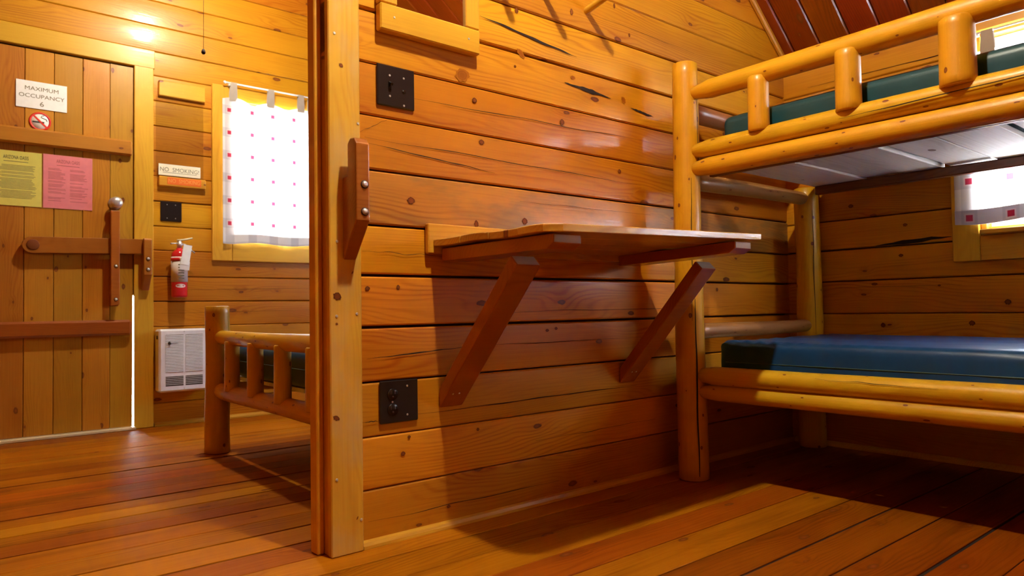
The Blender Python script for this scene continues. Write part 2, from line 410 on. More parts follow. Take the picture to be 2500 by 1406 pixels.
def log(name, p0, p1, r0, r1, mat=None, parent=None, seed=0, wob=0.05, taper0=0.0, taper1=0.0, bend=0.004, flat_ends=True, seg=20, n=26):
    """peeled log, local X along its length"""
    p0, p1 = Vector(p0), Vector(p1); L = (p1-p0).length; ax = (p1-p0).normalized()
    ref = Vector((0, 0, 1)) if abs(ax.z) < 0.9 else Vector((0, -1, 0))
    y = ref.cross(ax).normalized(); z = ax.cross(y)
    bm = bmesh.new(); rings = []
    ts = [0.0, 0.004/L] + [i/n for i in range(1, n)] + [1-0.004/L, 1.0]
    for i, t in enumerate(ts):
        r = r0+(r1-r0)*t
        if i in (0, len(ts)-1): r *= 0.88
        if taper0: r *= 0.62+0.38*min(1, (t*L/taper0))**0.7 if t*L < taper0 else 1
        if taper1: r *= 0.62+0.38*min(1, ((1-t)*L/taper1))**0.7 if (1-t)*L < taper1 else 1
        oy = bend*math.sin(3.1*t+seed)*math.sin(math.pi*t); oz = bend*math.cos(2.3*t+seed*2)*math.sin(math.pi*t)
        ring = []
        for k in range(seg):
            a = 2*math.pi*k/seg
            rr = r*(1+wob*noise.noise(Vector((t*L*4.0+seed*9.1, math.cos(a)*0.9, math.sin(a)*0.9+seed))))
            ring.append(bm.verts.new((t*L, oy+rr*math.cos(a), oz+rr*math.sin(a))))
        rings.append(ring)
    for A, B in zip(rings, rings[1:]):
        for k in range(seg): bm.faces.new((A[k], A[(k+1) % seg], B[(k+1) % seg], B[k]))
    bm.faces.new(rings[0]); bm.faces.new(rings[-1])
    bmesh.ops.recalc_face_normals(bm, faces=bm.faces[:])
    o = mesh_obj(name, bm, mat or M['log'], parent, axes(ax, y, z, p0))
    for p in o.data.polygons: p.use_smooth = len(p.vertices) == 4
    return o
def strip(name, pts, widths, to3, mat, parent=None, lift=0.0007):
    """thin crack following pts (u,v); to3(u,v,lift) gives the 3d point"""
    bm = bmesh.new(); rows = []
    c = to3(*pts[0], 0)
    c = Vector(c)
    n = len(pts)
    for i, (u, v) in enumerate(pts):
        a = Vector(pts[max(i-1, 0)]); b = Vector(pts[min(i+1, n-1)])
        d = (b-a).normalized(); q = Vector((-d.y, d.x))*widths[i]/2
        rows.append((bm.verts.new(Vector(to3(u+q.x, v+q.y, lift))-c), bm.verts.new(Vector(to3(u-q.x, v-q.y, lift))-c)))
    for A, B in zip(rows, rows[1:]): bm.faces.new((A[0], A[1], B[1], B[0]))
    return mesh_obj(name, bm, mat, parent, Matrix.Translation(c))
def crack(parent, u0, v0, u1, v1, w, to3, seed=0, n=9, amp=0.004):
    pts = []; ws = []
    for i in range(n):
        t = i/(n-1)
        pts.append((u0+(u1-u0)*t, v0+(v1-v0)*t+amp*noise.noise(Vector((t*5+seed*3.3, seed, 0)))))
        ws.append(max(0.0006, w*(0.75+0.5*noise.noise(Vector((t*11+seed, seed*1.7, 4))))*math.sin(math.pi*min(0.97, max(0.03, t)))**0.8))
    return strip('crack', pts, ws, to3, M['crack'], parent)
def knot(parent, mw, rx, ry, mat=None, name='knot'):
    k = 'knotdisc'
    mat = mat or M['knot']
    me = _cache.get((k, mat.name))
    if me is None:
        bm = bmesh.new()
        ring = [bm.verts.new((math.cos(2*math.pi*i/18)*(0.86+0.16*math.sin(2.3*i)), math.sin(2*math.pi*i/18)*(0.82+0.14*math.sin(3.7*i+1)), 0)) for i in range(18)]
        bm.faces.new(ring); me = bpy.data.meshes.new(k); bm.to_mesh(me); bm.free(); me.materials.append(mat); _cache[(k, mat.name)] = me
    o = bpy.data.objects.new(name, me); put(o, parent); o.matrix_basis = mw @ Matrix.Diagonal((rx, ry, 1, 1)); return o
def screw(parent, mw, r=0.004, name='screw'):
    me = _cache.get('screw')
    if me is None:
        bm = bmesh.new(); r_ = bmesh.ops.create_cone(bm, cap_ends=True, segments=12, radius1=1, radius2=0.75, depth=0.5)
        me = bpy.data.meshes.new('screw'); bm.to_mesh(me); bm.free(); me.materials.append(M['steel']); _cache['screw'] = me
    o = bpy.data.objects.new(name, me); put(o, parent); o.matrix_basis = mw @ Matrix.Scale(r, 4); return o
def text(name, body, mw, size, mat, parent, sx=1.0, align='CENTER'):
    cu = bpy.data.curves.new(name, 'FONT'); cu.body = body; cu.size = size; cu.align_x = align; cu.align_y = 'CENTER'
    cu.extrude = 0.0002; cu.resolution_u = 3; cu.materials.append(mat)
    tmp = bpy.data.objects.new(name, cu); COL.objects.link(tmp)
    me = bpy.data.meshes.new_from_object(tmp); me.name = name
    bpy.data.objects.remove(tmp)
    if not me.materials: me.materials.append(mat)
    o = bpy.data.objects.new(name, me); put(o, parent); o.matrix_basis = mw @ Matrix.Diagonal((sx, 1, 1, 1)); o['kind'] = 'stuff'; return o

# ------------------------------------------------------------------ main dimensions
YP = 1.72      # partition boards, main room side
YPF = 1.70     # face of the partition end post trim
YD = 4.385     # front wall with the door
XR = 3.10      # right wall
XL = -1.0      # left wall
YB = -1.50     # wall behind the camera
XRIDGE = 1.05
PITCH = math.radians(40.0); TP = math.tan(PITCH); ZE = 1.80
def roof(x): return ZE + (XR-x)*TP if x > XRIDGE else ZE + (XR-XRIDGE)*TP - (XRIDGE-x)*TP

# ------------------------------------------------------------------ floor
floor = slabs('floor', [(XL-0.1, XR+0.15, YB-0.1, YD+0.12, -0.09, -0.0042)], M['gap']); tag(floor, kind='structure')
ys = [YB-0.02, -1.29, -1.155, -1.02, -0.885, -0.75, -0.62, -0.485, -0.35, -0.215, -0.08, 0.055, 0.19, 0.30, 0.43, 0.553, 0.678, 0.814, 0.950, 1.078, 1.216, 1.343, 1.475, 1.614,
      1.745, 1.879, 2.022, 2.155, 2.291, 2.40, 2.497, 2.60, 2.706, 2.84, 2.97, 3.10, 3.233, 3.37, 3.50, 3.635, 3.77, 3.905, 4.04, 4.175, 4.30, 4.40]
wide = {1.614: 0.008, 0.950: 0.008, 0.678: 0.010, 1.879: 0.011, 2.022: 0.011, 2.706: 0.017, 1.078: 0.005, 0.814: 0.005, 3.233: 0.020, 2.291: 0.012, 2.497: 0.010, 3.77: 0.012, 1.343: 0.003, 1.216: 0.0035}
pale = {1.614, 1.879, 2.497}
for i, (a, b) in enumerate(zip(ys, ys[1:])):
    ga, gb = wide.get(a, 0.0028)/2, wide.get(b, 0.0028)/2
    cx = (XL+XR)/2
    piece('floorboard', (XR-XL+0.06, b-a-ga-gb, 0.02), FZ(cx, (a+ga+b-gb)/2, -0.0102+random.uniform(-0.0004, 0.0)), M['floor_pale'] if a in pale else (M['floor_dimmed'] if a < 1.0 else M['floor']), floor, 0.0012)

# ------------------------------------------------------------------ walls of stacked boards
def courses(parent, frame, u0, u1, seams, holes, depth, mat_of, T=0.035, gaps={}, bev=0.004, ucut=None):
    """frame(u,d,z) -> matrix with local X along u; holes (u0,u1,z0,z1)"""
    for i, (a, b) in enumerate(zip(seams, seams[1:])):
        ga = gaps.get(round(a, 3), 0.0025)/2; gb = gaps.get(round(b, 3), 0.0025)/2
        za, zb = a+ga, b-gb
        lo, hi = (u0, u1) if ucut is None else ucut(a)
        segs = [(lo, hi)]
        for (h0, h1, z0, z1) in holes:
            if min(b, z1)-max(a, z0) > 0.045:
                ns = []
                for s0, s1 in segs:
                    if h1 <= s0 or h0 >= s1: ns.append((s0, s1)); continue
                    if h0 > s0: ns.append((s0, h0))
                    if h1 < s1: ns.append((h1, s1))
                segs = ns
        off = random.uniform(-0.0015, 0.0015)
        for s0, s1 in segs:
            if s1-s0 < 0.02: continue
            piece('wall_board', (s1-s0, zb-za, T), frame((s0+s1)/2, off, (za+zb)/2), mat_of(i, s0), parent, bev)

SP = [0.0, 0.150, 0.291, 0.439, 0.588, 0.730, 0.868, 1.020, 1.171, 1.316, 1.463, 1.609, 1.755, 1.90, 2.046, 2.19, 2.336, 2.48, 2.63, 2.775, 2.92, 3.07, 3.21, 3.36, 3.5]
def gable_cut(x0, x1):
    def f(z):
        hi = min(x1, XR-(z-ZE)/TP+0.02) if z > ZE else x1
        lo = max(x0, XL+(z-ZE)/TP-0.02) if z > ZE else x0
        return lo, hi
    return f
# partition between the two rooms, pierced by a doorway on the left
DOORWAY = (-0.10, 0.79, -1.0, 2.06)
wm = slabs('wall_middle', [(0.80, XR+0.1, YP+0.03, YP+0.095, 0, 1.86), (XL-0.05, -0.10, YP+0.03, YP+0.095, 0, 1.86),
                           (0.80, 2.95, YP+0.03, YP+0.095, 1.86, 2.0), (-0.80, 2.75, YP+0.03, YP+0.095, 2.06, 2.2),
                           (-0.6, 2.5, YP+0.03, YP+0.095, 2.2, 2.4), (-0.3, 2.3, YP+0.03, YP+0.095, 2.4, 2.6), (0, 2.05, YP+0.03, YP+0.095, 2.6, 2.8),
                           (0.25, 1.8, YP+0.03, YP+0.095, 2.8, 3.05), (0.6, 1.5, YP+0.03, YP+0.095, 3.05, 3.3)], M['dark']); tag(wm, kind='structure')
courses(wm, lambda u, d, z: FY(u, YP+0.0175+d, z), 0.86, XR+0.02, SP, [DOORWAY], 0, lambda i, s: M['wall_grey'] if i == 6 else M['wall'],
        gaps={0.73: 0.008, 0.588: 0.008, 1.02: 0.006, 1.463: 0.009, 0.868: 0.005, 0.439: 0.005, 1.609: 0.004, 1.171: 0.004}, ucut=gable_cut(XL, XR+0.02))
def toP(u, v, l): return (u, YP-0.0022-l, v)
cr = [(0.90, 0.503, 1.25, 0.522, 0.004), (1.25, 0.522, 2.05, 0.520, 0.0022), (1.06, 0.338, 2.0, 0.345, 0.0035), (0.885, 0.333, 0.94, 0.334, 0.003), (0.9, 0.066, 1.6, 0.062, 0.003), (0.905, 1.092, 1.35, 1.058, 0.004),
      (0.9, 1.107, 2.05, 1.09, 0.003), (1.30, 1.545, 1.72, 1.505, 0.010), (1.66, 1.405, 1.89, 1.392, 0.019), (2.0, 1.375, 2.13, 1.362, 0.012), (1.0, 1.24, 2.1, 1.262, 0.0028),
      (0.885, 1.118, 0.97, 1.165, 0.0016), (0.89, 0.795, 1.15, 0.79, 0.0018), (1.3, 0.622, 2.6, 0.628, 0.002), (1.5, 0.205, 2.1, 0.21, 0.0016), (1.45, 0.978, 2.1, 0.982, 0.0015), (1.8, 1.68, 2.4, 1.67, 0.0016)]
for i, (a, b, c, d, wd) in enumerate(cr): crack(wm, a, b, c, d, wd, toP, i+1, n=26)
def KP(x, z, rx, rz, mat=None, rot=0.0): knot(wm, FY(x, YP-0.0026, z) @ Matrix.Rotation(rot, 4, 'Z'), rx, rz, mat)
for a in [(1.23, 1.343, 0.030, 0.024, M['knot_soft'], 0.3), (1.465, 1.462, 0.022, 0.012, M['knot_soft'], -0.7), (1.275, 1.275, 0.010, 0.009), (1.30, 1.149, 0.011, 0.009), (1.045, 0.945, 0.014, 0.012), (1.275, 0.893, 0.009, 0.014),
          (1.47, 0.915, 0.013, 0.013), (1.70, 1.430, 0.013, 0.008, M['knot_soft']), (1.96, 1.397, 0.013, 0.017, M['knot_soft'], 0.8), (1.645, 1.266, 0.011, 0.012), (0.905, 0.694, 0.008, 0.007), (1.0, 0.698, 0.006, 0.008),
          (1.345, 0.667, 0.009, 0.008), (1.56, 0.56, 0.008, 0.006), (1.60, 0.565, 0.007, 0.006), (1.01, 0.234, 0.008, 0.007), (1.03, 0.278, 0.006, 0.005), (1.27, 0.27, 0.006, 0.006), (1.16, 0.06, 0.007, 0.006),
          (1.44, 1.415, 0.005, 0.005), (1.75, 0.82, 0.008, 0.008), (1.93, 1.13, 0.009, 0.009), (1.45, 1.60, 0.008, 0.010), (1.70, 1.66, 0.008, 0.014), (2.0, 1.65, 0.006, 0.009), (1.92, 1.74, 0.006, 0.012), (2.52, 0.70, 0.007, 0.009)]: KP(*a)
# front wall with door and window
SD = [-0.01, 0.130, 0.275, 0.420, 0.564, 0.709, 0.852, 1.002, 1.141, 1.285, 1.430, 1.575, 1.720, 1.865, 2.010, 2.150, 2.30, 2.445, 2.59, 2.735, 2.88, 3.02, 3.16, 3.30, 3.45]
WIN1 = (1.400, 2.00, 1.085, 1.935)
DOOR = (-0.06, 0.857, 0.0, 2.038)
d0, d1 = YD+0.03, YD+0.10
wf = slabs('wall_front', [(XL-0.1, DOOR[0]-0.03, d0, d1, -0.02, 1.9), (DOOR[1]+0.05, WIN1[0], d0, d1, -0.02, 2.06), (WIN1[1], XR+0.1, d0, d1, -0.02, 1.85),
                          (WIN1[0], WIN1[1], d0, d1, -0.02, WIN1[2]), (WIN1[0], WIN1[1], d0, d1, WIN1[3], 2.06), (WIN1[1], 2.90, d0, d1, 1.85, 2.06), (-0.9, DOOR[0]-0.03, d0, d1, 1.9, 2.06),
                          (-0.85, 2.85, d0, d1, 2.06, 2.2), (-0.6, 2.6, d0, d1, 2.2, 2.4), (-0.4, 2.4, d0, d1, 2.4, 2.6), (-0.1, 2.2, d0, d1, 2.6, 2.8), (0.1, 1.95, d0, d1, 2.8, 3.0), (0.3, 1.7, d0, d1, 3.0, 3.25)], M['dark'])
tag(wf, kind='structure')
courses(wf, lambda u, d, z: FY(u, YD+0.0175+d, z), XL, XR+0.02, SD, [(DOOR[0]-0.02, DOOR[1]+0.02, -1, 2.10), WIN1], 0, lambda i, s: M['wall'],
        gaps={0.709: 0.005, 1.285: 0.006, 1.141: 0.004, 0.852: 0.004, 1.002: 0.003}, ucut=gable_cut(XL, XR+0.02))
def toD(u, v, l): return (u, YD-0.0022-l, v)
crack(wf, 1.02, 0.775, 1.9, 0.79, 0.003, toD, 31); crack(wf, 1.0, 0.64, 1.9, 0.65, 0.002, toD, 32)
# right wall
WIN2 = (-0.25, 0.925, 0.905, 1.665)
WIN4 = (2.55, 3.35, 0.95, 1.60)
wr = slabs('wall_right', [(XR+0.03, XR+0.10, YB-0.1, WIN2[0], -0.02, 1.85), (XR+0.03, XR+0.10, WIN2[1], WIN4[0], -0.02, 1.85), (XR+0.03, XR+0.10, WIN4[1], YD+0.1, -0.02, 1.85), (XR+0.03, XR+0.10, WIN4[0], WIN4[1], -0.02, WIN4[2]), (XR+0.03, XR+0.10, WIN4[0], WIN4[1], WIN4[3], 1.85),
                          (XR+0.03, XR+0.10, WIN2[0], WIN2[1], -0.02, WIN2[2]), (XR+0.03, XR+0.10, WIN2[0], WIN2[1], WIN2[3], 1.85)], M['dark']); tag(wr, kind='structure')
SR = [0.0, 0.150, 0.291, 0.441, 0.589, 0.732, 0.872, 1.003, 1.165, 1.316, 1.463, 1.60, 1.86]
for a, b, mt in ((YB, YP+0.03, M['wall']), (YP+0.10, YD, M['wall'])):
    courses(wr, lambda u, d, z: FX(XR+0.0175+d, u, z), a, b, SR, [WIN2, WIN4], 0, lambda i, s: mt, gaps={0.872: 0.006, 0.732: 0.004, 1.003: 0.004, 0.589: 0.003})
def toR(u, v, l): return (XR-0.0022-l, u, v)
crack(wr, 1.03, 0.892, 1.32, 0.878, 0.020, toR, 41)
crack(wr, 0.80, 1.62, 1.6, 1.63, 0.003, toR, 42); crack(wr, 1.0, 0.70, 1.5, 0.705, 0.0018, toR, 43)
for (u, z, rx, rz) in ((1.33, 0.715, 0.014, 0.007), (1.20, 0.955, 0.010, 0.008), (1.22, 0.83, 0.010, 0.008), (1.30, 0.54, 0.010, 0.012), (0.97, 0.55, 0.012, 0.012), (1.42, 1.06, 0.012, 0.010), (1.08, 0.70, 0.006, 0.005), (0.85, 0.63, 0.012, 0.012)):
    knot(wr, FX(XR-0.0026, u, z), rx, rz)
# plain walls outside the view
wl = slabs('wall_left', [(XL-0.08, XL, YB-0.1, YD+0.1, -0.02, 1.86)], M['wall']); tag(wl, kind='structure')
FILL_WIN = (-0.75, -0.15, 0.95, 1.65)
wb = slabs('wall_back', [(XL-0.1, FILL_WIN[0], YB-0.08, YB, -0.02, 3.6), (FILL_WIN[1], XR+0.1, YB-0.08, YB, -0.02, 3.6), (FILL_WIN[0], FILL_WIN[1], YB-0.08, YB, -0.02, FILL_WIN[2]), (FILL_WIN[0], FILL_WIN[1], YB-0.08, YB, FILL_WIN[3], 3.6)], M['wall']); tag(wb, kind='structure')
# ceiling: two slopes
sl = Vector((math.cos(PITCH), 0, -math.sin(PITCH))); nn = Vector((-math.sin(PITCH), 0, -math.cos(PITCH)))
LS = (XR-XRIDGE)/math.cos(PITCH)+0.12
mid = Vector(((XR+XRIDGE)/2, 0, (roof(XR)+roof(XRIDGE+1e-6))/2)) + sl*0.04
def slope_mat(y, lift): 
    p = mid - nn*lift; return axes(sl, (0, -1, 0), nn, (p.x, y, p.z))
ce = piece('ceiling', (LS, YD-YB+0.3, 0.05), slope_mat((YD+YB)/2, 0.050), M['dark'], None, 0); tag(ce, kind='structure')
ceil_edges = [1.715, 1.655, 1.532, 1.399, 1.272, 1.144]
while ceil_edges[-1] > YB+0.05: ceil_edges.append(max(YB, ceil_edges[-1]-0.128))
for a, b in zip(ceil_edges, ceil_edges[1:]):
    o = piece('ceiling_plank', (LS, a-b-0.005, 0.022), slope_mat((a+b)/2, 0.011), M['ceil'], ce, 0.005)
yc0 = 1.83
while yc0 < YD-0.01:
    yc1 = min(YD+0.02, yc0+0.128)
    piece('ceiling_plank', (LS, yc1-yc0-0.005, 0.022), slope_mat((yc0+yc1)/2, 0.011), M['ceil'], ce, 0.005); yc0 = yc1
sl2 = Vector((math.cos(PITCH), 0, math.sin(PITCH))); n2 = Vector((math.sin(PITCH), 0, -math.cos(PITCH)))
m2 = Vector(((XL+XRIDGE)/2, (YD+YB)/2, (roof(XL)+roof(XRIDGE))/2)) - n2*0.04
c2 = piece('ceiling', (LS+0.1, YD-YB+0.3, 0.08), axes(sl2, n2.cross(sl2), n2, m2), M['ceil'], None, 0); tag(c2, kind='structure')
# ceiling trim along the partition and the right wall
tr = empty('trim_1', (XR, YP, ZE), kind='structure')
p = mid + nn*0.012; piece('cove_strip', (LS-0.1, 0.022, 0.026), axes(sl, (0, -1, 0), nn, (p.x, YP-0.011, p.z)), M['trim'], tr, 0.006)
boxX('eave_strip', -0.7, 0.945, 1.722, 1.748, XR-0.022, XR, M['rod'], tr, 0.004)

# ------------------------------------------------------------------ base strips
bb = empty('baseboard_middle', (0.9, YP, 0), kind='structure')
prism('quarter_round', [(YP, 0.0), (YP-0.016, 0.0), (YP-0.015, 0.008), (YP-0.009, 0.016), (YP, 0.020)], 'X', 0.881, XR-0.012, M['trim'], bb)
bb2 = empty('baseboard_right', (XR, 1.0, 0), kind='structure')
prism('quarter_round', [(XR, 0.0), (XR-0.016, 0.0), (XR-0.015, 0.010), (XR-0.009, 0.018), (XR, 0.022)], 'Y', YB, YP-0.016, M['trim'], bb2)
bb3 = empty('baseboard_front', (1.5, YD, 0), kind='structure')
prism('quarter_round', [(YD, 0.0), (YD-0.018, 0.0), (YD-0.017, 0.010), (YD-0.009, 0.019), (YD, 0.022)], 'X', 0.962, XR-0.005, M['trim'], bb3)

# ------------------------------------------------------------------ end post of the partition (doorway jamb)
t2 = empty('trim_2', (0.83, YP, 0), kind='structure')
boxY('face_board', 0.788, 0.879, 0.0, 2.06, YPF, YP+0.002, M['post'], t2, 0.003, vert=True)
boxX('jamb_board', YP+0.002, YP+0.10, 0.0, 2.06, 0.790, 0.805, M['trim'], t2, 0.002, vert=True)
boxX('stop_strip', 1.747, 1.790, 0.0, 2.06, 0.770, 0.790, M['trim'], t2, 0.003, vert=True)
boxY('back_board', 0.792, 0.879, 0.0, 2.06, YP+0.097, YP+0.112, M['trim'], t2, 0.003, vert=True)
for x, z, rx, rz, mt in ((0.808, 0.672, 0.013, 0.012, M['knot']), (0.803, 0.357, 0.011, 0.007, M['knot']), (0.824, 1.283, 0.007, 0.006, M['knot']), (0.806, 0.600, 0.004, 0.004, M['knot']), (0.852, 0.735, 0.002, 0.005, M['knot']), (0.86, 0.09, 0.002, 0.006, M['knot'])):
    knot(t2, FY(x, YPF-0.0008, z) @ Matrix.Rotation(-0.5, 4, 'Z'), rx, rz, mt)
for x, z in ((0.806, 1.365), (0.809, 0.815), (0.806, 0.620), (0.864, 0.625), (0.803, 0.198), (0.872, 0.083), (0.872, 1.135)):
    screw(t2, FY(x, YPF-0.0008, z), 0.0042)

# ------------------------------------------------------------------ bolts and keepers
def bolt(parent, x, y, z, r=0.011):
    lathe('bolt_recess', [(r, 0.0), (r, 0.0012), (0.0, 0.0012)], (x, y, z), M['bolt_hole'], parent, '-Y', 16)
    return lathe('bolt', [(r*0.74, 0.0), (r*0.74, 0.003), (r*0.55, 0.0045), (r*0.55, 0.0052), (r*0.2, 0.0056), (0, 0.0056)], (x, y, z), M['steel'], parent, '-Y', 16)
def keeper(name, x0, x1, yw, dpt, prof, label, bolts):
    o = empty(name, ((x0+x1)/2, yw, prof[0][1]), label, 'latch')
    kb = prism('keeper_block', [(yw-d, z) for d, z in prof], 'X', x0, x1, M['red'], o, 0.004)
    for bx, bz in bolts: bolt(kb, bx, yw-dpt-0.0005, bz)
    return o
keeper('latch_keeper', 0.825, 0.863, YPF, 0.08, [(0.0, 0.767), (0.08, 0.865), (0.08, 1.062), (0.068, 1.078), (0.045, 1.080), (0.030, 1.068), (0.030, 0.984), (0.0, 0.984)],
       'red-brown wooden bar keeper with two steel bolts on the pale partition post', [(0.848, 0.957), (0.848, 0.887)])

# ------------------------------------------------------------------ door and its frame
YF = YD-0.018
df = empty('trim_3', (0.9, YD, 0), kind='structure')
boxY('door_casing', 0.8575, 0.957, 0.0, 2.045, YF, YD+0.02, M['trim'], df, 0.003, vert=True)
boxY('door_header', -0.16, 0.963, 2.041, 2.146, YF-0.002, YD+0.02, M['trim'], df, 0.003)
boxY('door_casing', -0.16, -0.062, 0.0, 2.04, YF, YD+0.02, M['trim'], df, 0.003, vert=True)
boxY('threshold', -0.06, 0.862, 0.0, 0.016, YD-0.05, YD+0.06, M['brass'], df, 0.003)
door = empty('door_1', (0.40, YD, 0), kind='structure')
tag(door, 'ledged pine plank door with wooden latch bar', None)
xs = [-0.055, 0.085, 0.218, 0.350, 0.479, 0.610, 0.741, 0.8535]
for a, b in zip(xs, xs[1:]):
    if b < 0.85:
        boxY('door_plank', a+0.001, b-0.001, 0.017, 2.030, YD-0.004+random.uniform(-.001, .001), YD+0.021, M['door'], door, 0.0025, vert=True)
    else:   # the latch-side plank was trimmed askew, leaving a gap low down
        bm = bmesh.new()
        f = [(a+0.001, 0.017), (b-0.0025, 0.017), (b-0.0005, 0.80), (b, 2.030), (a+0.001, 2.030)]
        A = [bm.verts.new((-(x-0.80), 0, z-1.0)) for x, z in f]
        lo = [bm.verts.new((z-1.0, -(x-0.80), 0.0125)) for x, z in f]; hi = [bm.verts.new((z-1.0, -(x-0.80), -0.0125)) for x, z in f]
        for v in A: bm.verts.remove(v)
        bm.faces.new(lo); bm.faces.new(hi[::-1])
        for i in range(5): bm.faces.new((lo[i], hi[i], hi[(i+1) % 5], lo[(i+1) % 5]))
        bmesh.ops.recalc_face_normals(bm, faces=bm.faces[:])
        mesh_obj('door_plank', bm, M['door'], door, FYV(0.80, YD+0.0085, 1.0))
prism('door_backing', [(-0.07, 0.002), (0.8485, 0.002), (0.8530, 0.74), (0.875, 0.76), (0.875, 2.07), (-0.07, 2.07)], 'Y', YD+0.0225, YD+0.030, M['dark'], door)
boxY('door_ledge', -0.05, 0.846, 1.521, 1.607, YD-0.042, YD-0.004, M['door'], door, 0.010)
lg = boxY('door_ledge', -0.05, 0.842, 0.524, 0.608, YD-0.042, YD-0.004, M['red'], door, 0.012)
# latch bar with rounded end
bar = []
for k in range(9):
    a = math.pi/2 + math.pi*k/8; bar.append((0.381+0.043*math.cos(a), 1.002+0.043*math.sin(a)))
bar += [(0.93, 0.975), (0.93, 1.058)]
lb = prism('latch_bar', bar, 'Y', YD-0.052, YD-0.018, M['red'], door, 0.003)
lathe('pivot_peg', [(0.028, 0), (0.028, 0.003), (0.024, 0.005), (0.0, 0.005)], (0.385, YD-0.052, 1.003), M['peg'], door, '-Y', 18)
gd = prism('latch_guide', [(0.733, 0.684), (0.776, 0.692), (0.776, 1.204), (0.733, 1.204)], 'Y', YD-0.078, YD-0.052, M['red'], door, 0.004)
boxY('guide_spacer', 0.736, 0.774, 0.684, 0.945, YD-0.056, YD-0.004, M['red'], door, 0.003, vert=True)
boxY('guide_spacer', 0.736, 0.774, 1.085, 1.204, YD-0.056, YD-0.004, M['red'], door, 0.003, vert=True)
for z in (0.72, 0.90): bolt(gd, 0.757, YD-0.0785, z, 0.010)
lathe('door_knob', [(0.033, 0), (0.034, 0.006), (0.016, 0.010), (0.014, 0.030), (0.026, 0.038), (0.031, 0.050), (0.028, 0.062), (0.012, 0.068), (0.0, 0.068)], (0.764, YD-0.004, 1.252), M['chrome'], door, '-Y', 24)
keeper('latch_keeper', 0.893, 0.934, YF, 0.07, [(0.0, 0.77), (0.07, 0.856), (0.07, 1.052), (0.062, 1.060), (0.04, 1.060), (0.037, 1.054), (0.037, 0.968), (0.0, 0.968)],
       'red-brown wooden keeper holding the latch bar at the plank door frame', [(0.914, 0.945), (0.914, 0.885)])

# ------------------------------------------------------------------ signs on the door
YS = YD-0.0065
def card(name, x0, x1, z0, z1, y, mat, label, cat, th=0.002, parent=None):
    e = empty(name, ((x0+x1)/2, y, z0), label, cat)
    boxY('card', x0, x1, z0, z1, y-th, y, mat, e, 0.0004)
    return e
c = card('occupancy_sign', 0.312, 0.536, 1.719, 1.861, YS, M['paper'], 'white card sign reading MAXIMUM OCCUPANCY 6 on the plank door', 'sign')
text('lettering', 'MAXIMUM', FY(0.424, YS-0.0024, 1.822), 0.029, M['ink_soft'], c, 1.12)
text('lettering', 'OCCUPANCY', FY(0.424, YS-0.0024, 1.783), 0.029, M['ink_soft'], c, 1.12)
text('lettering', '6', FY(0.424, YS-0.0024, 1.744), 0.036, M['ink_soft'], c, 1.12)
# round no smoking sticker
st = empty('no_smoking_sticker', (0.417, YS, 1.60), 'round white sticker with red ring and crossed-out cigarette under the occupancy sign', 'sticker')
R0 = 0.049; cz = 1.654
lathe('disc', [(R0*0.97, 0), (R0*0.97, 0.0006), (0, 0.0006)], (0.417, YS, cz), M['paper'], st, '-Y', 36)
lathe('red_ring', [(R0*0.80, 0.0003), (R0, 0.0003), (R0, 0.0012), (R0*0.80, 0.0012), (R0*0.80, 0.0003)], (0.417, YS, cz), M['signred'], st, '-Y', 36)
piece('red_bar', (R0*1.75, 0.0085, 0.0006), FY(0.417, YS-0.0014, cz) @ Matrix.Rotation(-math.pi/4, 4, 'Z'), M['signred'], st, 0)
piece('cigarette', (0.052, 0.0085, 0.0005), FY(0.409, YS-0.0010, cz-0.004), M['ink'], st, 0)
tube('smoke', [(0.417+a, YS-0.0011, cz+b) for a, b in ((0.030, 0.004), (0.028, 0.014), (0.014, 0.018), (0.004, 0.022), (0.008, 0.031), (0.018, 0.032))], 0.0014, M['ink'], st, 6)
# flyers in plastic sleeves
def flyer(name, x0, x1, z0, z1, mat, ink, label, cols):
    e = empty(name, ((x0+x1)/2, YS, z0), label, 'flyer')
    boxY('sheet', x0, x1, z0, z1, YS-0.0015, YS, mat, e, 0.0003)
    xc = (x0+x1)/2
    text('lettering', 'ARIZONA OASIS', FY(xc, YS-0.002, z1-0.034), 0.026, M['ink'] if cols == 1 else ink, e, 0.56)
    bm = bmesh.new(); rnd = random.Random(x0)
    def bar_(a, b, z, h=0.0022):
        vs = [bm.verts.new((p[0]-xc, YS-0.0018, p[1]-z0)) for p in ((a, z), (b, z), (b, z+h), (a, z+h))]; bm.faces.new(vs)
    bar_(xc-0.052, xc+0.052, z1-0.056, 0.003)
    z = z1-0.075
    while z > z0+0.035:
        if cols == 1:
            bar_(x0+0.02+rnd.choice((0, 0, 0.03)), x1-0.02-rnd.random()*0.03, z)
        else:
            if rnd.random() > 0.1: bar_(x0+0.022, xc-0.008-rnd.random()*0.03, z)
            if rnd.random() > 0.2: bar_(xc+0.008, x1-0.02-rnd.random()*0.03, z)
        z -= rnd.choice((0.0062, 0.0062, 0.011))
    o = mesh_obj('text_lines', bm, ink, e, Matrix.Translation((xc, 0, z0))); o['kind'] = 'stuff'
    # sleeve with a slight wave
    bm = bmesh.new(); nx, nz = 14, 14; g = []
    for j in range(nz+1):
        row = []
        for i in range(nx+1):
            x = x0-0.008+(x1-x0+0.016)*i/nx; zz = z0-0.010+(z1-z0+0.014)*j/nz
            row.append(bm.verts.new((x-xc, YS-0.0035-0.0018*noise.noise(Vector((x*14, zz*14, x0))), zz-z0)))
        g.append(row)
    for j in range(nz):
        for i in range(nx): bm.faces.new((g[j][i], g[j][i+1], g[j+1][i+1], g[j+1][i]))
    mesh_obj('plastic_sleeve', bm, M['sleeve'], e, Matrix.Translation((xc, 0, z0)), smooth=True)
    return e
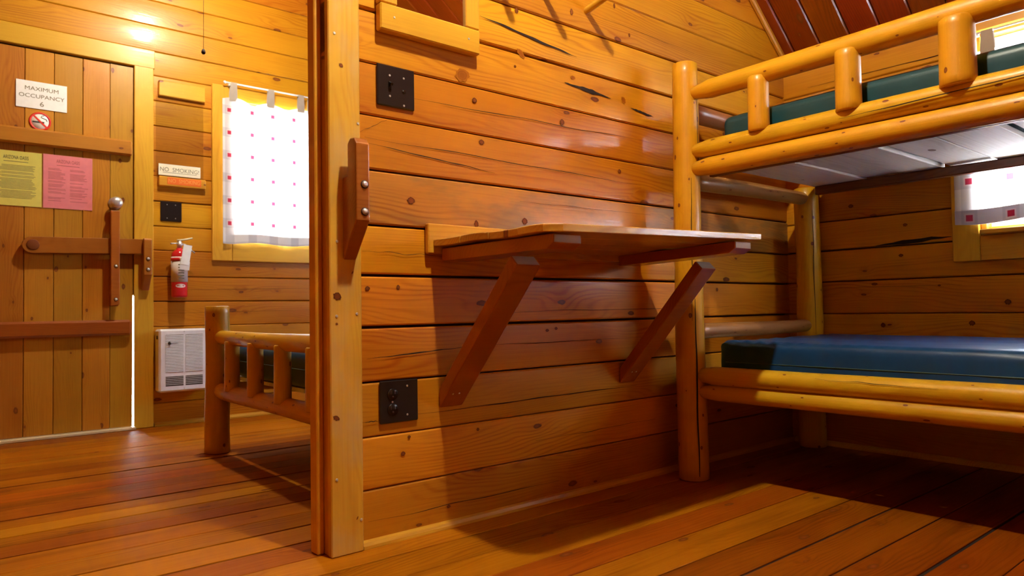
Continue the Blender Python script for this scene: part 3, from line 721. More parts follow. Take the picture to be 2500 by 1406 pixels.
flyer('flyer', 0.204, 0.425, 1.203, 1.485, M['yellow'], M['ink_soft'], 'yellow printed flyer in a clear sleeve taped to the plank door', 1)
flyer('flyer', 0.431, 0.655, 1.203, 1.487, M['pink'], M['ink_pink'], 'pink printed flyer in a clear sleeve taped to the plank door', 2)

# ------------------------------------------------------------------ notice holder beside the door
nh = empty('notice_holder', (1.11, YD, 1.37), 'clear acrylic notice holder with wooden strips between door frame and window', 'notice holder')
boxY('top_strip', 0.984, 1.238, 1.895, 1.985, YD-0.022, YD-0.003, M['trim'], nh, 0.004)
boxY('bottom_ledge', 0.982, 1.238, 1.372, 1.428, YD-0.030, YD-0.003, M['trim'], nh, 0.004)
bm = bmesh.new(); g = []
for j in range(13):
    z = 1.415+(1.90-1.415)*j/12
    g.append([bm.verts.new((x, -0.006-0.006*math.sin(math.pi*j/12), z-1.37)) for x in (-0.141, -0.05, 0.05, 0.118)])
for A, B in zip(g, g[1:]):
    for i in range(3): bm.faces.new((A[i], A[i+1], B[i+1], B[i]))
mesh_obj('acrylic_sheet', bm, M['acrylic'], nh, Matrix.Translation((1.11, YD-0.004, 1.37)), smooth=True)
c = card('no_smoking_sign', 0.983, 1.211, 1.437, 1.502, YD-0.013, M['cream'], 'cream card reading NO SMOKING! in the acrylic notice holder', 'sign')
text('lettering', 'NO  SMOKING!', FY(1.097, YD-0.0155, 1.470), 0.034, M['ink_soft'], c, 0.92)
boxY('underline', 1.005, 1.190, 1.4525, 1.4548, YD-0.0156, YD-0.0150, M['ink_soft'], c, 0)
c = card('no_smoking_sticker', 1.026, 1.211, 1.383, 1.424, YD-0.0305, M['orange'], 'orange NO SMOKING sticker on the ledge below the cream card', 'sticker', 0.001)
text('lettering', 'NO  SMOKING', FY(1.118, YD-0.032, 1.4035), 0.033, M['orange_txt'], c, 0.80)

# ------------------------------------------------------------------ cover plates
def plate(name, x0, x1, z0, z1, yw, label, cat):
    e = empty(name, ((x0+x1)/2, yw, z0), label, cat)
    boxY('cover_plate', x0, x1, z0, z1, yw-0.006, yw+0.001, M['black'], e, 0.004)
    return e
pb = plate('blank_plate', 0.995, 1.109, 1.172, 1.287, YD-0.002, 'small black blank cover plate above the fire extinguisher', 'cover plate')
for x in (1.03, 1.075):
    for z in (1.19, 1.268): screw(pb, FY(x, YD-0.0083, z), 0.003)
ps = plate('light_switch', 0.938, 1.058, 1.203, 1.319, YP-0.002, 'black double wall plate with toggle switch below the mirror', 'switch')
yf = YP-0.0083
for x, z in ((0.977, 1.290), (0.977, 1.232), (1.022, 1.290), (1.022, 1.212)): screw(ps, FY(x, yf-0.0002, z), 0.0035)
boxY('toggle_slot', 0.972, 0.982, 1.250, 1.274, yf-0.0006, yf+0.002, M['black2'], ps, 0)
piece('toggle', (0.008, 0.008, 0.016), FY(0.977, yf-0.006, 1.266) @ Matrix.Rotation(0.5, 4, 'X'), M['black2'], ps, 0.001)
lathe('jack_hole', [(0.006, 0), (0.006, 0.0006), (0, 0.0006)], (1.022, yf, 1.252), M['black2'], ps, '-Y', 12)
po = plate('power_outlet', 0.937, 1.058, 0.323, 0.440, YP-0.002, 'black double wall plate with duplex socket low on the partition wall', 'outlet')
for z in (0.360, 0.402):
    s_ = lathe('socket', [(0.0165, 0), (0.0165, 0.0022), (0.0155, 0.003), (0.0, 0.003)], (0.975, yf, z), M['black2'], po, '-Y', 20)
    for dx in (-0.006, 0.006): boxY('slot', 0.975+dx-0.0011, 0.975+dx+0.0011, z+0.001, z+0.010, yf-0.0036, yf-0.0028, M['bolt_hole'], s_, 0)
    lathe('ground_hole', [(0.003, 0), (0.003, 0.0006), (0, 0.0006)], (0.975, yf-0.003, z-0.007), M['bolt_hole'], s_, '-Y', 10)
screw(po, FY(0.975, yf-0.0005, 0.381), 0.003)
for z in (0.422, 0.342): screw(po, FY(1.022, yf-0.0002, z), 0.0032)

# ------------------------------------------------------------------ mirror
mi = empty('mirror', (1.105, YP, 1.405), 'wood-framed wall mirror above the black switch plate', 'mirror')
boxY('frame_rail', 0.937, 1.278, 1.407, 1.482, YP-0.032, YP-0.003, M['trim'], mi, 0.004)
boxY('frame_rail', 0.937, 1.278, 1.905, 1.965, YP-0.032, YP-0.003, M['trim'], mi, 0.004)
boxY('frame_stile', 0.937, 0.992, 1.484, 1.903, YP-0.030, YP-0.003, M['trim'], mi, 0.003, vert=True)
boxY('frame_stile', 1.228, 1.278, 1.484, 1.903, YP-0.030, YP-0.003, M['trim'], mi, 0.003, vert=True)
boxY('mirror_pane', 0.985, 1.235, 1.475, 1.912, YP-0.020, YP-0.016, M['mirror'], mi, 0)
for x in (0.98, 1.235): screw(mi, FY(x, YP-0.0325, 1.447), 0.0035)
# coat pegs
for i, x in enumerate((1.369, 1.571, 1.773)):
    z = 1.682
    lab = ['coat peg nearest the mirror on the upper partition wall', 'middle coat peg of the row on the upper partition wall', 'pale dowel coat peg nearest the bunk, high on the partition wall'][i]
    pgo = log('coat_peg', (x, YP+0.005, z), (x, YP-0.128, z+0.022), 0.0125, 0.0125, M['trim'], None, seed=i, wob=0.01, bend=0.0, n=6, seg=14)
    tag(pgo, lab, 'coat peg', 'coat pegs on the partition wall')

# ------------------------------------------------------------------ wall table
tb = empty('wall_table', (1.53, 1.46, 0.34), 'fold-down wooden wall table on two diagonal braces beside the bunk bed', 'table')
TX0, TX1 = 1.107, 1.997
edges_y = [1.698, 1.566, 1.440, 1.322, 1.195]
def top_z(x, y):
    return 0.8355 + (1.70-y)*(-0.010 + 0.048*(x-TX0)/(TX1-TX0))
for i, (a, b) in enumerate(zip(edges_y, edges_y[1:])):
    last = (i == len(edges_y)-2)
    x0, x1 = TX0+0.001*((i*7) % 3), TX1
    if last: out = [(x0, a), (x1, a), (x1, b+0.006), (x1-0.008, b), (x0+0.035, b), (x0, b+0.042)]
    else: out = [(x0, a), (x1, a), (x1, b+0.0012), (x0, b+0.0012)]
    # plank slightly cupped: rows across the width
    bm = bmesh.new(); cx, cy, cz_ = (x0+x1)/2, (a+b)/2, 0.83
    def V(x, y, low):
        s = ((y-b)/(a-b)-0.5)*2
        return bm.verts.new((x-cx, y-cy, top_z(x, y)-cz_ + 0.0022*(1-s*s)*(1 if i % 2 else -0.6) - (0.019 if low else 0)))
    ny = 4; left = []; rgt = []
    rows = []
    for j in range(ny+1):
        y = a+(b+0.0012-a)*j/ny
        xa, xb = x0, x1
        if last and j == ny: y = b; xa = x0+0.035
        if last and j == ny-1: xa = x0
        rows.append([(xa+(xb-xa)*k/6, y) for k in range(7)])
    top = [[V(x, y, False) for x, y in r] for r in rows]; bot = [[V(x, y, True) for x, y in r] for r in rows]
    for A, B in zip(top, top[1:]):
        for k in range(6): bm.faces.new((A[k], B[k], B[k+1], A[k+1]))
    for A, B in zip(bot, bot[1:]):
        for k in range(6): bm.faces.new((A[k], A[k+1], B[k+1], B[k]))
    for k in range(6):
        bm.faces.new((top[0][k], top[0][k+1], bot[0][k+1], bot[0][k])); bm.faces.new((top[-1][k+1], top[-1][k], bot[-1][k], bot[-1][k+1]))
    for j in range(ny):
        bm.faces.new((top[j+1][0], top[j][0], bot[j][0], bot[j+1][0])); bm.faces.new((top[j][6], top[j+1][6], bot[j+1][6], bot[j][6]))
    bmesh.ops.recalc_face_normals(bm, faces=bm.faces[:])
    ed = [e for e in bm.edges if len(e.link_faces) == 2 and e.calc_face_angle(0) > 0.9]
    bmesh.ops.bevel(bm, geom=ed, offset=0.0016, segments=1, affect='EDGES')
    mesh_obj('tabletop_plank', bm, M['table'], tb, Matrix.Translation((cx, cy, cz_)))
boxY('wall_ledger', 1.090, 2.02, 0.795, 0.882, YP-0.0205, YP-0.002, M['trim'], tb, 0.003)
for n_, (x0, x1, zf, zb) in enumerate(((1.133, 1.227, 0.811, 0.811), (1.892, 1.980, 0.830, 0.818))):
    cl_ = prism('cleat', [(1.694, zb-0.001), (1.694, zb-0.037), (1.245, zf-0.036), (1.222, zf-0.022), (1.222, zf-0.001)], 'X', x0, x1, M['red'], tb, 0.002)
    piece('end_grain', (x1-x0-0.006, 0.018, 0.0012), FY((x0+x1)/2, 1.2215, zf-0.0115), M['endgrain'], cl_, 0)
for n_, (x0, x1, dz) in enumerate(((1.132, 1.213, 0.0), (1.909, 1.987, 0.010))):
    br = prism('brace', [(YP-0.003, 0.349+dz), (1.355, 0.743+dz), (1.382, 0.768+dz), (YP-0.003, 0.404+dz)], 'X', x0, x1, M['red'], tb, 0.003)
    # pale end grain cap on the square-cut top
    mw = axes((1, 0, 0), (0, -math.sin(math.pi/4), -math.cos(math.pi/4)), (0, -math.cos(math.pi/4), math.sin(math.pi/4)), ((x0+x1)/2, 1.3683, 0.7557+dz))
    piece('end_grain', (x1-x0-0.008, 0.031, 0.0012), mw, M['endgrain'], br, 0)
    for dx in (0.022, 0.044):
        mw = axes((1, 0, 0), (0, -0.7071, 0.7071), (0, -0.7071, -0.7071), (x0+dx, YP-0.042, 0.3895+dz)); screw(br, mw, 0.003)

# ------------------------------------------------------------------ bunk bed
BX = 2.154; BY = 1.585
bk = empty('bunk_bed', (2.6, 0.6, 0), 'peeled-log bunk bed in the corner of partition and right wall', 'bunk bed')
YN = -0.40
fp = log('post', (BX, BY, 0), (BX, BY, 1.535), 0.0555, 0.0460, parent=bk, seed=1, wob=0.03, bend=0.003, n=34)
rp = log('post', (3.035, BY+0.005, 0), (3.035, BY+0.005, 1.155), 0.058, 0.052, parent=bk, seed=2, wob=0.05)
log('post', (BX, YN, 0), (BX, YN, 1.535), 0.054, 0.047, parent=bk, seed=3)
log('post', (3.035, YN, 0), (3.035, YN, 1.155), 0.055, 0.050, parent=bk, seed=4)
# long split down the posts
def post_split(parent, cx, cy, z0, z1, ang, rfun, w, seed, drift=0.0):
    def to3(u, v, l):
        a = ang + u/0.05
        r = rfun(v)+0.0015+l
        return (cx+r*math.cos(a), cy+r*math.sin(a), v)
    n = 22; pts = []; ws = []
    for i in range(n):
        t = i/(n-1); z = z0+(z1-z0)*t
        pts.append((drift*t+0.003*noise.noise(Vector((z*6, seed, 0))), z)); ws.append(w*(0.35+0.65*math.sin(math.pi*t)))
    return strip('split', pts, ws, to3, M['crack'], parent, 0.0004)
ra = math.atan2(0-BY, 0-BX)   # angle facing the doorway side
post_split(fp, BX, BY, 0.02, 0.66, ra+0.33, lambda z: 0.0555-0.0062*z, 0.0055, 1)
post_split(fp, BX, BY, 0.58, 1.10, ra+0.12, lambda z: 0.0555-0.0062*z, 0.0030, 2, 0.008)
post_split(fp, BX, BY, 1.15, 1.42, ra+0.95, lambda z: 0.0555-0.0062*z, 0.0030, 3)
post_split(rp, 3.035, BY+0.005, 0.5, 1.05, ra+0.30, lambda z: 0.058-0.0052*z, 0.003, 4)
# long rails at the front
log('guard_rail', (BX, BY-0.035, 1.416), (BX, YN, 1.418), 0.034, 0.042, parent=bk, seed=5, wob=0.06, taper0=0.07, bend=0.004)
sr1 = log('side_rail', (BX, BY-0.03, 1.2005), (BX, YN, 1.2005), 0.0325, 0.034, parent=bk, seed=6, wob=0.04, taper0=0.03, bend=0.002)
log('side_rail', (BX, BY-0.03, 1.1355), (BX, YN, 1.1355), 0.0335, 0.035, parent=bk, seed=7, wob=0.03, taper0=0.02, bend=0.002)
sr2 = log('side_rail', (BX, BY-0.03, 0.3815), (BX, YN, 0.3835), 0.0335, 0.034, parent=bk, seed=8, wob=0.03, taper0=0.03, bend=0.002)
log('side_rail', (BX, BY-0.03, 0.3215), (BX, YN, 0.3215), 0.0290, 0.032, parent=bk, seed=9, wob=0.04, taper0=0.02, bend=0.002)
def toSR(z0, r):
    def f(u, v, l):
        a = v/r
        return (BX-(r+0.0022+l)*math.cos(a), u, z0+(r+0.0022+l)*math.sin(a))
    return f
crack(sr1, 1.0, -0.006, 0.35, 0.004, 0.004, toSR(1.2005, 0.0328), 51)
crack(sr2, 1.1, 0.016, 0.75, 0.012, 0.0018, toSR(0.3815, 0.0335), 52)
for yv, r in ((1.279, 0.034), (0.978, 0.0365), (0.682, 0.0435), (0.38, 0.04), (0.08, 0.04)):
    log('guard_spindle', (BX-0.013, yv, 1.2165), (BX-0.013, yv, 1.4035), r*1.04, r, parent=bk, seed=yv*10, wob=0.02, bend=0, n=8)
# end rails beside the partition
log('end_rail', (BX+0.03, BY, 1.357), (3.03, BY, 1.357), 0.0345, 0.032, M['log_shaded'], parent=bk, seed=11, taper0=0.03)
log('end_rail', (BX+0.03, BY, 1.098), (3.03, BY, 1.106), 0.033, 0.028, M['log_shaded'], parent=bk, seed=12, taper0=0.02, taper1=0.04)
log('end_rail', (BX+0.03, BY, 0.538), (3.03, BY, 0.540), 0.029, 0.027, M['log_shaded'], parent=bk, seed=13, taper0=0.02, taper1=0.03)
for zz in (1.357, 1.10, 0.32): log('end_rail', (BX+0.03, YN, zz), (3.03, YN, zz), 0.032, 0.030, parent=bk, seed=zz*7, n=14)
boxX('ledger', YN, BY-0.06, 1.114, 1.1505, 2.985, 3.020, M['ledger'], bk, 0.004)
boxX('ledger', YN, BY-0.06, 0.285, 0.345, 2.985, 3.020, M['ledger'], bk, 0.004)
boxX('front_cleat', YN+0.06, BY-0.07, 1.105, 1.150, BX+0.036, BX+0.060, M['ledger'], bk, 0.003)
pe = [1.535, 1.310, 1.160, 1.009, 0.847, 0.660, 0.48, 0.30, 0.12, -0.06, -0.24, -0.37]
pg = {1.310: 0.006, 1.009: 0.020, 0.847: 0.016, 0.660: 0.028, 1.160: 0.002}
for i, (a, b) in enumerate(zip(pe, pe[1:])):
    ga, gb = pg.get(a, 0.006)/2, pg.get(b, 0.006)/2
    up = (i % 2)*0.006
    piece('platform_board', (3.022-BX-0.036, a-b-ga-gb, 0.018), FZ((3.022+BX+0.036)/2, (a-ga+b+gb)/2, 1.1605+up), M['plat'], bk, 0.0015)
    piece('platform_board', (3.022-BX-0.036, a-b-ga-gb, 0.014), FZ((3.022+BX+0.036)/2, (a-ga+b+gb)/2, 0.353), M['plat'], bk, 0.0015)
piece('platform_board', (3.022-BX-0.036, 0.150, 0.014), FZ((3.022+BX+0.036)/2, 1.6145, 0.353), M['plat'], bk, 0.0015)  # extra board added to block lamp light past the mattress end
# mattresses
def mattress(name, x0, x1, y0, y1, z0, z1, label, r=0.035, wrinkle=0.0, seamz=0.5, sag=0.0, mat='vinyl'):
    e = empty(name, ((x0+x1)/2, (y0+y1)/2, z0), label, 'mattress')
    bm = bmesh.new(); c = Vector(((x0+x1)/2, (y0+y1)/2, (z0+z1)/2)); h = Vector(((x1-x0)/2, (y1-y0)/2, (z1-z0)/2))
    seen = {}
    def coords(hh):
        n = max(4, int(2*(hh-r)/0.02)); n = min(n, 70)
        return [-hh+r*(1-math.cos(k*math.pi/8)) for k in range(4)] + [-hh+r+(2*hh-2*r)*k/n for k in range(n+1)] + [hh-r*(1-math.cos(k*math.pi/8)) for k in (3, 2, 1, 0)]
    cx, cy, cz_ = coords(h.x), coords(h.y), coords(h.z)
    def V(x, y, z):
        k = (round(x, 5), round(y, 5), round(z, 5))
        if k in seen: return seen[k]
        p = Vector((x, y, z)); q = Vector((max(-h.x+r, min(h.x-r, x)), max(-h.y+r, min(h.y-r, y)), max(-h.z+r, min(h.z-r, z))))
        d = p-q
        pp = q + d.normalized()*r if d.length > 1e-9 else p
        nrm = d.normalized() if d.length > 1e-9 else Vector((0, 0, 0))
        w3 = c+pp
        a = 0.0016*noise.noise(w3*7)
        if wrinkle:
            dist = (c.y+h.y) - w3.y
            fade = math.exp(-((dist-0.16)/0.16)**2) + 0.35*math.exp(-((dist-0.45)/0.15)**2)
            zf = max(0.0, min(1.0, (w3.z-(z0+z1)/2)/((z1-z0)*0.3)+0.25))
            ph = (w3.y*1.0 + (w3.z-z0)*2.6)*120
            if pp.x < -h.x+r*0.9: a += wrinkle*fade*zf*math.sin(ph+2*noise.noise(w3*9))
            if pp.z > h.z-r*0.5: a += wrinkle*0.8*noise.noise(Vector((w3.x*16, w3.y*3, 3.0)))
        zz = 0
        if pp.z > 0: zz = sag*((pp.x/h.x)**2*0.5+(max(0, pp.y/h.y)**6)*0.6)
        v = bm.verts.new(pp+nrm*a+Vector((0, 0, zz))); seen[k] = v; return v
    def face(A, B, f, flip):
        for i in range(len(A)-1):
            for j in range(len(B)-1):
                q = [f(A[i], B[j]), f(A[i+1], B[j]), f(A[i+1], B[j+1]), f(A[i], B[j+1])]
                if len(set(q)) < 4: continue
                bm.faces.new(q[::-1] if flip else q)
    face(cx, cy, lambda a, b: V(a, b, h.z), False); face(cx, cy, lambda a, b: V(a, b, -h.z), True)
    face(cx, cz_, lambda a, b: V(a, -h.y, b), False); face(cx, cz_, lambda a, b: V(a, h.y, b), True)
    face(cy, cz_, lambda a, b: V(h.x, a, b), False); face(cy, cz_, lambda a, b: V(-h.x, a, b), True)
    bmesh.ops.recalc_face_normals(bm, faces=bm.faces[:])
    mesh_obj('mattress_body', bm, M[mat], e, Matrix.Translation(c), smooth=True)
    zs = z0+(z1-z0)*seamz; o_ = 0.0005
    tube('piping', [(x0-o_, y1-r, zs), (x0-o_, y0+r, zs)], 0.0016, M['seam'], e, 6)
    return e
mattress('mattress', 2.192, 3.02, YN+0.06, 1.500, 0.362, 0.499, 'teal vinyl mattress on the lower bunk', wrinkle=0.0055, seamz=0.50, sag=0.008)
mattress('mattress', 2.196, 3.02, YN+0.06, 1.462, 1.178, 1.316, 'teal vinyl mattress on the upper bunk behind the guard rail', wrinkle=0.0006, seamz=0.45, r=0.030, mat='vinyl_green')

# ------------------------------------------------------------------ log bed in the front room
lbX = 1.0
fb = empty('log_bed', (2.0, 2.7, 0), 'low peeled-log bed with spindled footboard beyond the partition', 'bed')
log('post', (lbX, 3.352, 0), (lbX, 3.352, 0.668), 0.056, 0.052, parent=fb, seed=21, wob=0.04, n=20)
log('post', (lbX, 1.96, 0), (lbX, 1.96, 0.668), 0.055, 0.051, parent=fb, seed=22)
log('foot_rail', (lbX, 3.325, 0.526), (lbX, 1.97, 0.526), 0.031, 0.034, parent=fb, seed=23, wob=0.05, taper0=0.04)
log('foot_rail', (lbX, 3.325, 0.284), (lbX, 1.97, 0.279), 0.036, 0.036, parent=fb, seed=24, wob=0.06, taper0=0.02)
for yv in (3.108, 2.824, 2.539, 2.255):
    log('spindle', (lbX-0.011, yv, 0.298), (lbX-0.011, yv, 0.514), 0.0325, 0.031, parent=fb, seed=yv*3, wob=0.03, bend=0, n=8)
for yv in (3.352, 1.96):
    log('bed_rail', (lbX+0.03, yv, 0.30), (2.95, yv, 0.30), 0.032, 0.030, parent=fb, seed=yv*5)
    log('post', (2.98, yv, 0), (2.98, yv, 0.9), 0.054, 0.050, parent=fb, seed=yv*7)
for zz in (0.30, 0.75): log('head_rail', (2.98, 3.32, zz), (2.98, 1.97, zz), 0.032, 0.032, parent=fb, seed=zz*9)
for k in range(9): piece('platform_board', (0.19, 1.34, 0.016), FZ(1.17+k*0.207, 2.656, 0.336), M['plat'], fb, 0.001)
mattress('mattress', 1.055, 2.92, 1.99, 3.30, 0.346, 0.492, 'dark teal mattress on the low log bed beyond the partition', wrinkle=0.001, seamz=0.5)

# ------------------------------------------------------------------ heater
hx0, hx1, hz0, hz1 = 0.966, 1.232, 0.196, 0.550
he = empty('wall_heater', ((hx0+hx1)/2, YD, hz0), 'white louvred wall heater low beside the plank door frame', 'heater')
yh = YD-0.002
boxY('housing', hx0, hx1, hz0, hz1, yh-0.098, yh, M['white'], he, 0.010)
yf2 = yh-0.098
for (a, b) in ((hx0+0.034, hx0+0.128), (hx0+0.139, hx1-0.034)):
    gr = boxY('grille_recess', a, b, hz0+0.112, hz1-0.032, yf2-0.0006, yf2+0.004, M['slot'], he, 0)
    vr = boxY('vent_recess', a, b, hz0+0.034, hz0+0.088, yf2-0.0006, yf2+0.004, M['slot_dark'], he, 0)
    n = 24
    for k in range(n):
        z = hz0+0.1145+(hz1-0.032-hz0-0.114)*k/(n)
        piece('louvre', (b-a, 0.0052, 0.002), FY((a+b)/2, yf2-0.0016, z+0.002) @ Matrix.Rotation(-0.35, 4, 'X'), M['white'], gr, 0)
    for k in range(5): boxY('vent_bar', a, b, hz0+0.042+k*0.0095, hz0+0.0445+k*0.0095, yf2-0.002, yf2-0.0006, M['white'], vr, 0)
for z in (hz0+0.018, hz1-0.014): screw(he, FY((hx0+hx1)/2, yf2-0.0008, z), 0.004)
lathe('thermostat_knob', [(0.008, 0), (0.008, 0.006), (0.006, 0.010), (0, 0.010)], (hx0+0.053, yf2-0.002, hz1-0.078), M['slot_dark'], he, '-Y', 14)
boxY('pointer', hx0+0.058, hx0+0.10, hz1-0.0795, hz1-0.0765, yf2-0.0045, yf2-0.003, M['slot_dark'], he, 0)
boxX('side_catch', yh-0.07, yh-0.05, hz1-0.055, hz1-0.035, hx0-0.003, hx0+0.001, M['slot_dark'], he, 0)

# ------------------------------------------------------------------ fire extinguisher
ex, ey = 1.082, YD-0.062
fe = empty('fire_extinguisher', (ex, ey, 0.728), 'red fire extinguisher with white label and tag strapped to the front wall', 'fire extinguisher')
lathe('cylinder', [(0.0, 0.0), (0.036, 0.0), (0.042, 0.006), (0.043, 0.012), (0.043, 0.236), (0.040, 0.254), (0.030, 0.268), (0.018, 0.276), (0.017, 0.284), (0, 0.284)], (ex, ey, 0.730), M['redpaint'], fe)
lathe('label', [(0.0434, 0.088), (0.0436, 0.088), (0.0436, 0.232), (0.0434, 0.232)], (ex, ey, 0.730), M['labelwhite'], fe)
for k in range(6):
    a0, a1 = -1.95, -1.2
    bm = bmesh.new(); R_ = 0.0440; zz = 0.835+k*0.0155
    vs = [(bm.verts.new((R_*math.cos(a0+(a1-a0)*i/6), R_*math.sin(a0+(a1-a0)*i/6), zz-0.728)), bm.verts.new((R_*math.cos(a0+(a1-a0)*i/6), R_*math.sin(a0+(a1-a0)*i/6), zz+0.007-0.728))) for i in range(7)]
    for A, B in zip(vs, vs[1:]): bm.faces.new((A[0], B[0], B[1], A[1]))
    mesh_obj('print_block', bm, M['ink_soft'], fe, Matrix.Translation((ex, ey, 0.728)))
bm = bmesh.new(); R_ = 0.0440
ring_ = [bm.verts.new((R_*math.cos(-1.65+0.62*math.cos(t)), R_*math.sin(-1.65+0.62*math.cos(t)), 0.068+0.011*math.sin(t))) for t in [2*math.pi*i/20 for i in range(20)]]
cen = bm.verts.new((R_*1.02*math.cos(-1.65), R_*1.02*math.sin(-1.65), 0.068))
for i in range(20): bm.faces.new((cen, ring_[i], ring_[(i+1) % 20]))
mesh_obj('emblem', bm, M['labelwhite'], fe, Matrix.Translation((ex, ey, 0.728)))
lathe('strap', [(0.0445, 0.0), (0.0458, 0.0), (0.0458, 0.018), (0.0445, 0.018)], (ex, ey, 0.938), M['redpaint'], fe)
boxY('strap_buckle', ex-0.008, ex+0.012, 0.938, 0.956, ey-0.050, ey-0.044, M['steel'], fe, 0.002)
lathe('valve', [(0.013, 0.0), (0.014, 0.02), (0.011, 0.03), (0.012, 0.044), (0.008, 0.050), (0, 0.050)], (ex, ey, 1.012), M['steel'], fe)
tube('carry_handle', [(ex-0.05, ey-0.02, 1.036), (ex-0.01, ey-0.004, 1.040), (ex+0.03, ey, 1.036), (ex+0.082, ey-0.006, 0.988)], 0.0045, M['steel'], fe, 8)
tube('squeeze_lever', [(ex-0.014, ey-0.01, 1.058), (ex+0.02, ey-0.004, 1.062), (ex+0.07, ey-0.004, 1.074)], 0.0055, M['brass'], fe, 8)
lathe('gauge', [(0.013, 0), (0.013, 0.008), (0, 0.008)], (ex+0.002, ey-0.012, 1.034), M['steel'], fe, '-Y', 16)
piece('inspection_tag', (0.046, 0.115, 0.001), FY(ex+0.024, ey-0.053, 0.972) @ Matrix.Rotation(-0.16, 4, 'Z'), M['paper'], fe, 0)
piece('inspection_tag', (0.052, 0.048, 0.001), FY(ex+0.016, ey-0.051, 0.910) @ Matrix.Rotation(-0.08, 4, 'Z'), M['labelwhite'], fe, 0)
boxY('wall_bracket', ex-0.02, ex+0.02, 0.80, 0.99, YD-0.016, YD-0.002, M['steel'], fe, 0.002)

# ------------------------------------------------------------------ windows
def window_front():
    e = empty('window_1', (1.69, YD, 1.0), kind='structure')
    x0, x1, z0, z1 = WIN1
    boxY('casing', 1.276, x0-0.008, 0.952, 2.022, YD-0.022, YD-0.003, M['trim'], e, 0.003, vert=True)
    boxY('casing', x1+0.008, x1+0.10, 0.952, 2.022, YD-0.022, YD-0.003, M['trim'], e, 0.003, vert=True)
    boxY('head_casing', x0-0.006, x1+0.006, z1, 2.022, YD-0.022, YD-0.003, M['trim'], e, 0.003)
    boxY('sill_casing', x0-0.006, x1+0.006, 0.952, 1.072, YD-0.022, YD-0.003, M['trim'], e, 0.003)
    for a, b in ((x0-0.001, x0+0.018), (x1-0.018, x1+0.001)): boxY('jamb', a, b, z0, z1, YD-0.003, YD+0.11, M['trim'], e, 0.001, vert=True)
    boxY('jamb', x0, x1, z0-0.001, z0+0.016, YD-0.003, YD+0.11, M['trim'], e, 0.001); boxY('jamb', x0, x1, z1-0.016, z1+0.001, YD-0.003, YD+0.11, M['trim'], e, 0.001)
    yg = YD+0.07
    for a, b, c, d in ((x0+0.018, x0+0.05, z0+0.016, z1-0.016), (x1-0.05, x1-0.018, z0+0.016, z1-0.016)): boxY('sash', a, b, c, d, yg-0.012, yg+0.012, M['rod'], e, 0.002, vert=True)
    for c, d in ((z0+0.016, z0+0.05), (z1-0.05, z1-0.016), ((z0+z1)/2-0.012, (z0+z1)/2+0.012)): boxY('sash', x0+0.05, x1-0.05, c, d, yg-0.012, yg+0.012, M['rod'], e, 0.002)
    boxY('pane', x0+0.045, x1-0.045, z0+0.045, z1-0.045, yg-0.0015, yg+0.0015, M['glass'], e, 0)
    return e
window_front()
def window_right():
    e = empty('window_2', (XR, 0.35, 0.9), kind='structure')
    y0, y1, z0, z1 = WIN2
    xf, xb = XR-0.022, XR-0.003
    boxX('casing', y1+0.004, 1.022, 0.788, 1.722, xf, xb, M['trim'], e, 0.003, vert=True)
    boxX('casing', y0-0.10, y0-0.004, 0.788, 1.722, xf, xb, M['trim'], e, 0.003, vert=True)
    boxX('head_casing', y0-0.003, y1+0.003, z1+0.003, 1.722, xf, xb, M['trim'], e, 0.003)
    boxX('sill_casing', y0-0.003, y1+0.003, 0.788, z0-0.020, xf, xb, M['trim'], e, 0.003)
    boxX('stool', y0-0.003, y1-0.004, z0-0.020, z0+0.002, XR-0.045, XR+0.03, M['trim'], e, 0.004)
    for a, b in ((y0-0.001, y0+0.016), (y1-0.016, y1+0.001)): boxX('jamb', a, b, z0, z1, XR-0.003, XR+0.11, M['trim'], e, 0.001, vert=True)
    boxX('jamb', y0+0.016, y1-0.016, z0-0.001, z0+0.014, XR+0.03, XR+0.11, M['trim'], e, 0.001); boxX('jamb', y0+0.016, y1-0.016, z1-0.014, z1+0.001, XR-0.003, XR+0.11, M['trim'], e, 0.001)
    xg = XR+0.06
    for a, b in ((y0+0.016, y0+0.046), (y1-0.046, y1-0.016), ((y0+y1)/2-0.015, (y0+y1)/2+0.015)): boxX('sash', a, b, z0+0.014, z1-0.014, xg-0.012, xg+0.012, M['rod'], e, 0.002, vert=True)
    for c, d in ((z0+0.014, z0+0.044), (z1-0.044, z1-0.014)): boxX('sash', y0+0.046, y1-0.046, c, d, xg-0.012, xg+0.012, M['rod'], e, 0.002)
    boxX('pane', y0+0.04, y1-0.04, z0+0.04, z1-0.04, xg-0.0015, xg+0.0015, M['glass'], e, 0)
    return e
window_right()
w3 = empty('fill_window', (-0.45, YB, 0.95), kind='structure')  # unseen window added for soft fill daylight from behind the camera
boxY('pane', FILL_WIN[0], FILL_WIN[1], FILL_WIN[2], FILL_WIN[3], YB-0.05, YB-0.046, M['fill_pane'], w3, 0)
for a, b in ((FILL_WIN[0]-0.08, FILL_WIN[0]), (FILL_WIN[1], FILL_WIN[1]+0.08)): boxY('casing', a, b, FILL_WIN[2]-0.08, FILL_WIN[3]+0.08, YB, YB+0.02, M['trim'], w3, 0.003, vert=True)
for a, b in ((FILL_WIN[2]-0.08, FILL_WIN[2]), (FILL_WIN[3], FILL_WIN[3]+0.08)): boxY('casing', FILL_WIN[0], FILL_WIN[1], a, b, YB, YB+0.02, M['trim'], w3, 0.003)
w4 = empty('window_4', (XR, 2.95, 0.95), kind='structure')
boxX('pane', WIN4[0]-0.05, WIN4[1]+0.05, WIN4[2]-0.08, WIN4[3]+0.08, XR+0.022, XR+0.028, M['fill_pane2'], w4, 0)
